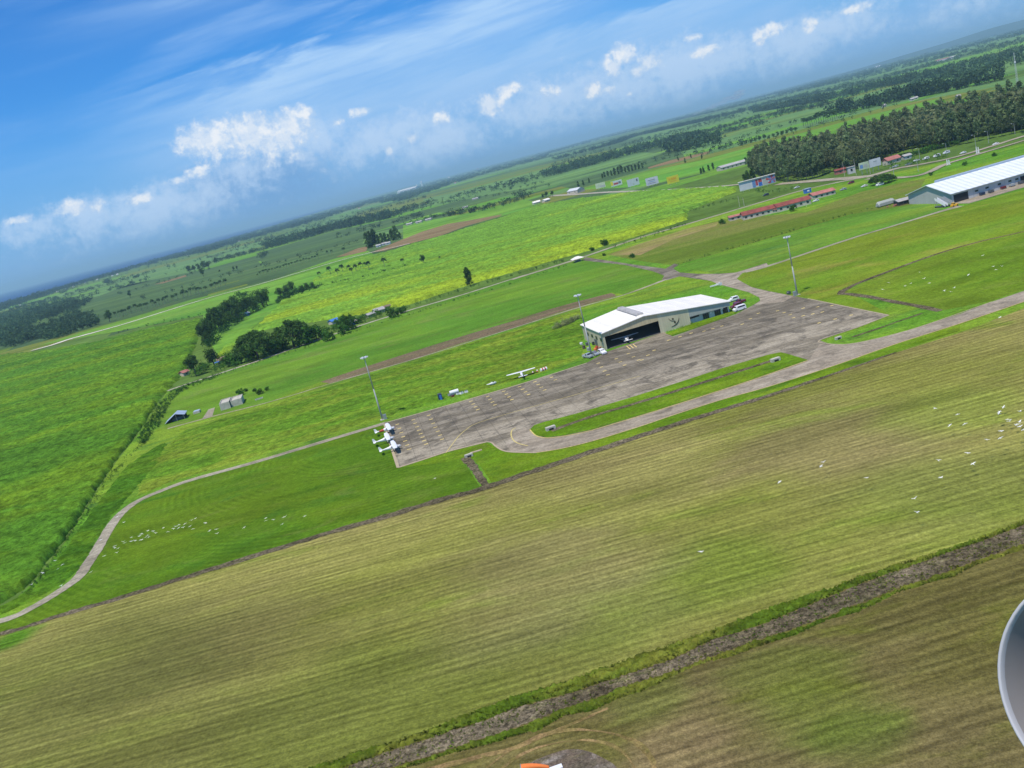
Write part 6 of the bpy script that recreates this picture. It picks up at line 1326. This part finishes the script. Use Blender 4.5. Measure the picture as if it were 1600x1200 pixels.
# ------------------------------------------------------------------ egrets
def egret_mesh(kind):
    mb = MB()
    def e(x, r_, cz=0): return [(x, r_*math.cos(2*math.pi*i/8), cz+r_*math.sin(2*math.pi*i/8)) for i in range(8)]
    mb.loft([e(-.30, .02), e(-.2, .06), e(0, .09), e(.16, .075, .01), e(.26, .04, .05), e(.34, .035, .08), e(.42, .04, .08), e(.48, .02, .07), e(.58, .005, .06)])
    up_ = dict(up=.55, flat=.12, down=-.35)[kind]
    for s_ in (-1, 1):
        st_ = [(.06, .0, .05, .16), (.10, .22, .05+up_*.22, .17), (.02, .46, .05+up_*.34, .14), (-.10, .66, .05+up_*.36, .03)]
        top = [(x+c*.5, s_*y, z) for x, y, z, c in st_]; bot = [(x-c*.9, s_*y, z) for x, y, z, c in st_]
        n = len(st_); vs = top+bot+[(p[0], p[1], p[2]-.02) for p in top+bot]; fs = []
        for i in range(n-1): fs += [(i, i+1, n+i+1, n+i), (2*n+i, 3*n+i, 3*n+i+1, 2*n+i+1), (i, 2*n+i, 2*n+i+1, i+1), (n+i, n+i+1, 3*n+i+1, 3*n+i)]
        fs += [(n-1, 3*n-1, 4*n-1, 2*n-1)]
        mb.add(vs, fs)
    for s_ in (-.04, .04): mb.tube((-.28, s_, -.01), (-.55, s_, -.03), .012, n=4)
    me = bpy.data.meshes.new('egret_'+kind); me.from_pydata(mb.v, [], mb.f); me.materials.append(MT['bird']); me.update(); return me
EG = {k: egret_mesh(k) for k in ('up', 'flat', 'down')}
def egret(x, y, z, label, group, sc=1.0, kind=None):
    o = bpy.data.objects.new('egret', EG[kind or random.choice(['up', 'flat', 'flat', 'down'])]); COL.objects.link(o)
    o.location = at(x, y, z); o.rotation_euler = (random.uniform(-.35, .35), random.uniform(-.15, .15), random.uniform(1.2, 2.2)+random.choice([0, math.pi])); o.scale = (sc*.66,)*3
    return tag(o, label, 'bird', group)
lg = [(717,1013),(718,1025),(738,1027),(732,1054),(651,1075),(630,974),(733,830),(775,864),(770,986),(780,993),(820,958),(820,983),(845,980),(875,975),(887,973),(872,950),(885,936),(922,945),(912,957),(928,957),(925,917),(957,920),(973,932),(1022,899),(1050,923),(1085,905),(1098,890),(1117,880),(1116,898),(1145,897),(1155,873),(1188,889),(1205,905),(1197,851),(1222,840),(1284,869),(1310,917),(1352,908),(1357,935)]
for x, y in lg: egret(x/4, 600+y/4, random.uniform(.6, 2), 'white egret in the flock low over the mown green meadow at left', 'egret flock at left', 1.25)
for x, y in ((1526, 897), (345, 1104), (390, 1128), (363, 1155), (568, 1175), (267, 1182)): egret(x/4, 600+y/4, 1, 'white egret scattered near the curving gravel road', 'egrets near the gravel road', 1.2)
for x, y in ((200, 53), (385, 60)): egret(x/4, 900+y/4, 1, 'white egret by the end of the gravel road', 'egrets by the road end', 1.2)
for x, y in ((62, 838), (62, 852), (108, 848), (172, 832), (183, 829), (165, 875), (305, 826)): egret(400+x/4, 600+y/4, 1, 'white egret in the small group right of the left flock', 'small egret group', 1.2)
egret(400+1118/4, 600+590/4, 1, 'single white egret on the grass below the apron', None)
for x, y in ((1045,311),(1186,348),(1136,416),(1230,408),(1473,304),(1447,331),(1445,344),(1573,331),(1500,380),(1510,392),(1575,397),(1550,415),(1560,411),(1575,425),(1600,447),(1457,454),(1453,498),(1368,508),(1247,591),(1065,638),(1283,660),(1080,744)): egret(1200+x/4, 560+y/4, random.uniform(1.5, 5), 'white egret in the flock flying over the mown field at right', 'egret flock at right', 1.25)
for x, y, lab in ((348, 648, 'upper of a close pair of egrets over the mown field'), (332, 674, 'lower of a close pair of egrets over the mown field'), (616, 746, 'lone egret between the close pair and the right flock'), (72, 770, 'leftmost lone egret over the middle of the mown field'), (916, 876, 'upper of two egrets below the right flock'), (930, 962, 'lowest egret below the right flock, over the stripes')): egret(1200+x/4, 560+y/4, 3, lab, None, 1.2)
egret(1095, 862, 3, 'lone egret low over the green patch of the mown field', None, 1.3)
for x, y in ((1343,396),(1408,465),(1461,464),(1425,485),(1253,516),(947,501),(976,541),(1008,569),(893,571),(857,587),(755,566),(716,609),(1164,599),(1141,623),(1102,618)): egret(1200+x/4, 300+y/4, random.uniform(1, 3), 'white egret over the olive meadow inside the angled drain', 'egrets over the egret meadow', 1.35)
egret(1200+1450/4, 300+783/4, 2, 'single white egret just below the taxiway at right', None, 1.3)

# ------------------------------------------------------------------ far hills, smoke, the aeroplane's engine, haze
hl = MB(); prev = None
xs_ = np.linspace(2500, 17000, 60); hs = [max(0, 185*math.exp(-((x-12000)/3800)**2)*(0.8+.4*float(vn(np.array(x/2500.), np.array(3.3)))) + 28*float(vn(np.array(x/1200.), np.array(8.1))) - 16) for x in xs_]
rows = []
for k, (dy_, f_) in enumerate(((0, 0), (1200, .55), (2500, 1.0), (4200, .7), (6000, 0))):
    rows.append([(x+dy_*.3, 16000+dy_+600*math.sin(x/3000), -2+h_*f_*(0.85+.3*float(vn(np.array(x/900.+k), np.array(k*1.7))))) for x, h_ in zip(xs_, hs)])
vs = [p for r_ in rows for p in r_]; n = len(xs_)
fs = [(k*n+i, k*n+i+1, (k+1)*n+i+1, (k+1)*n+i) for k in range(len(rows)-1) for i in range(n-1)]
me = bpy.data.meshes.new('hills'); me.from_pydata(vs, [], fs); me.update()
tag(link('hills', me, MT['farleaf']), 'distant blue hills at the right horizon', 'hills', kind='structure')

m, T, out = new_mat('thin_smoke'); pv = T.node('ShaderNodeVolumePrincipled'); pv.inputs['Color'].default_value = (0.97, 0.98, 1.0, 1); pv.inputs['Density'].default_value = 0.010
T.l.new(pv.outputs[0], out.inputs['Volume'])
bm = bmesh.new()
for k in range(34):
    t_ = k/33; p = at(1066+t_*6, 187.5-t_*1.5); s_ = mpp(1066, 187); px_ = t_*88
    c_ = Vector((p.x+px_*s_*.98, p.y+random.uniform(-30, 30), 8+px_*s_*.16+random.uniform(-1, 1)*(4+26*t_))); r_ = (9+20*t_)*random.uniform(.6, 1.2)
    mt_ = Matrix.Translation(c_) @ Matrix.Diagonal((r_*2.2, r_*1.2, r_*.6, 1)); bmesh.ops.create_icosphere(bm, subdivisions=2, radius=1, matrix=mt_)
me = bpy.data.meshes.new('smoke'); bm.to_mesh(me); bm.free(); tag(link('smoke', me, m), 'thin pale smoke drifting from a far field', 'smoke', kind='stuff')

# engine cowl of the aeroplane the photograph was taken from
def cam_pt(px, py, d): return cam.matrix_world @ Vector(((px-800)/F_PX*d, -(py-600)/F_PX*d, -d))
ec = cam_pt(1764, 1085, 5.2); ax = (cam.matrix_world.to_3x3() @ Vector((-0.76, 0.06, 0.64))).normalized()
en = thing('engine_nacelle', ec, 0, 'smooth grey aircraft engine cowl at the lower right corner', 'engine cowl')
e1 = ax.orthogonal().normalized(); e2 = ax.cross(e1)
def rev(profile, n=64):
    mb = MB(); rings2 = []
    for s_, r_ in profile: rings2.append([tuple(ax*s_+e1*(r_*math.cos(2*math.pi*i/n))+e2*(r_*math.sin(2*math.pi*i/n))) for i in range(n)])
    return mb.loft(rings2, False)
cowl = paint('grey_cowl_paint', (0.30, 0.28, 0.27), 0.6, 0.0, 0.05, 2.0, spec=0.5); lipm = paint('pale_lip_paint', (0.46, 0.46, 0.48), 0.6, 0.0, 0.05)
rev([(-2.6, .62), (-1.6, .76), (-.6, .78), (-.15, .74), (-.04, .715)]).build('cowl', cowl, en, True)
rev([(-.04, .715), (-.01, .71), (.0, .70), (-.012, .69), (-.05, .683)]).build('intake_lip', lipm, en, True)
rev([(-.05, .683), (-.25, .64), (-.6, .62), (-.9, .62)]).build('intake_duct', cowl, en, True)
rev([(-.9, .62), (-.88, .2), (-.7, .17), (-.5, .08), (-.42, .01)]).build('fan_hub', MT['frame'], en, True)

m, T, out = new_mat('haze'); pv = T.node('ShaderNodeVolumePrincipled'); pv.inputs['Color'].default_value = (0.54, 0.88, 1.0, 1); pv.inputs['Density'].default_value = 6.8e-5; pv.inputs['Anisotropy'].default_value = 0.0
T.l.new(pv.outputs[0], out.inputs['Volume'])
mb = MB(); mb.box((0, 38000, 124), (130000, 80000, 252)); hz2 = mb.build('haze', m); tag(hz2, 'thin blue haze over the whole plain', 'haze', kind='stuff')
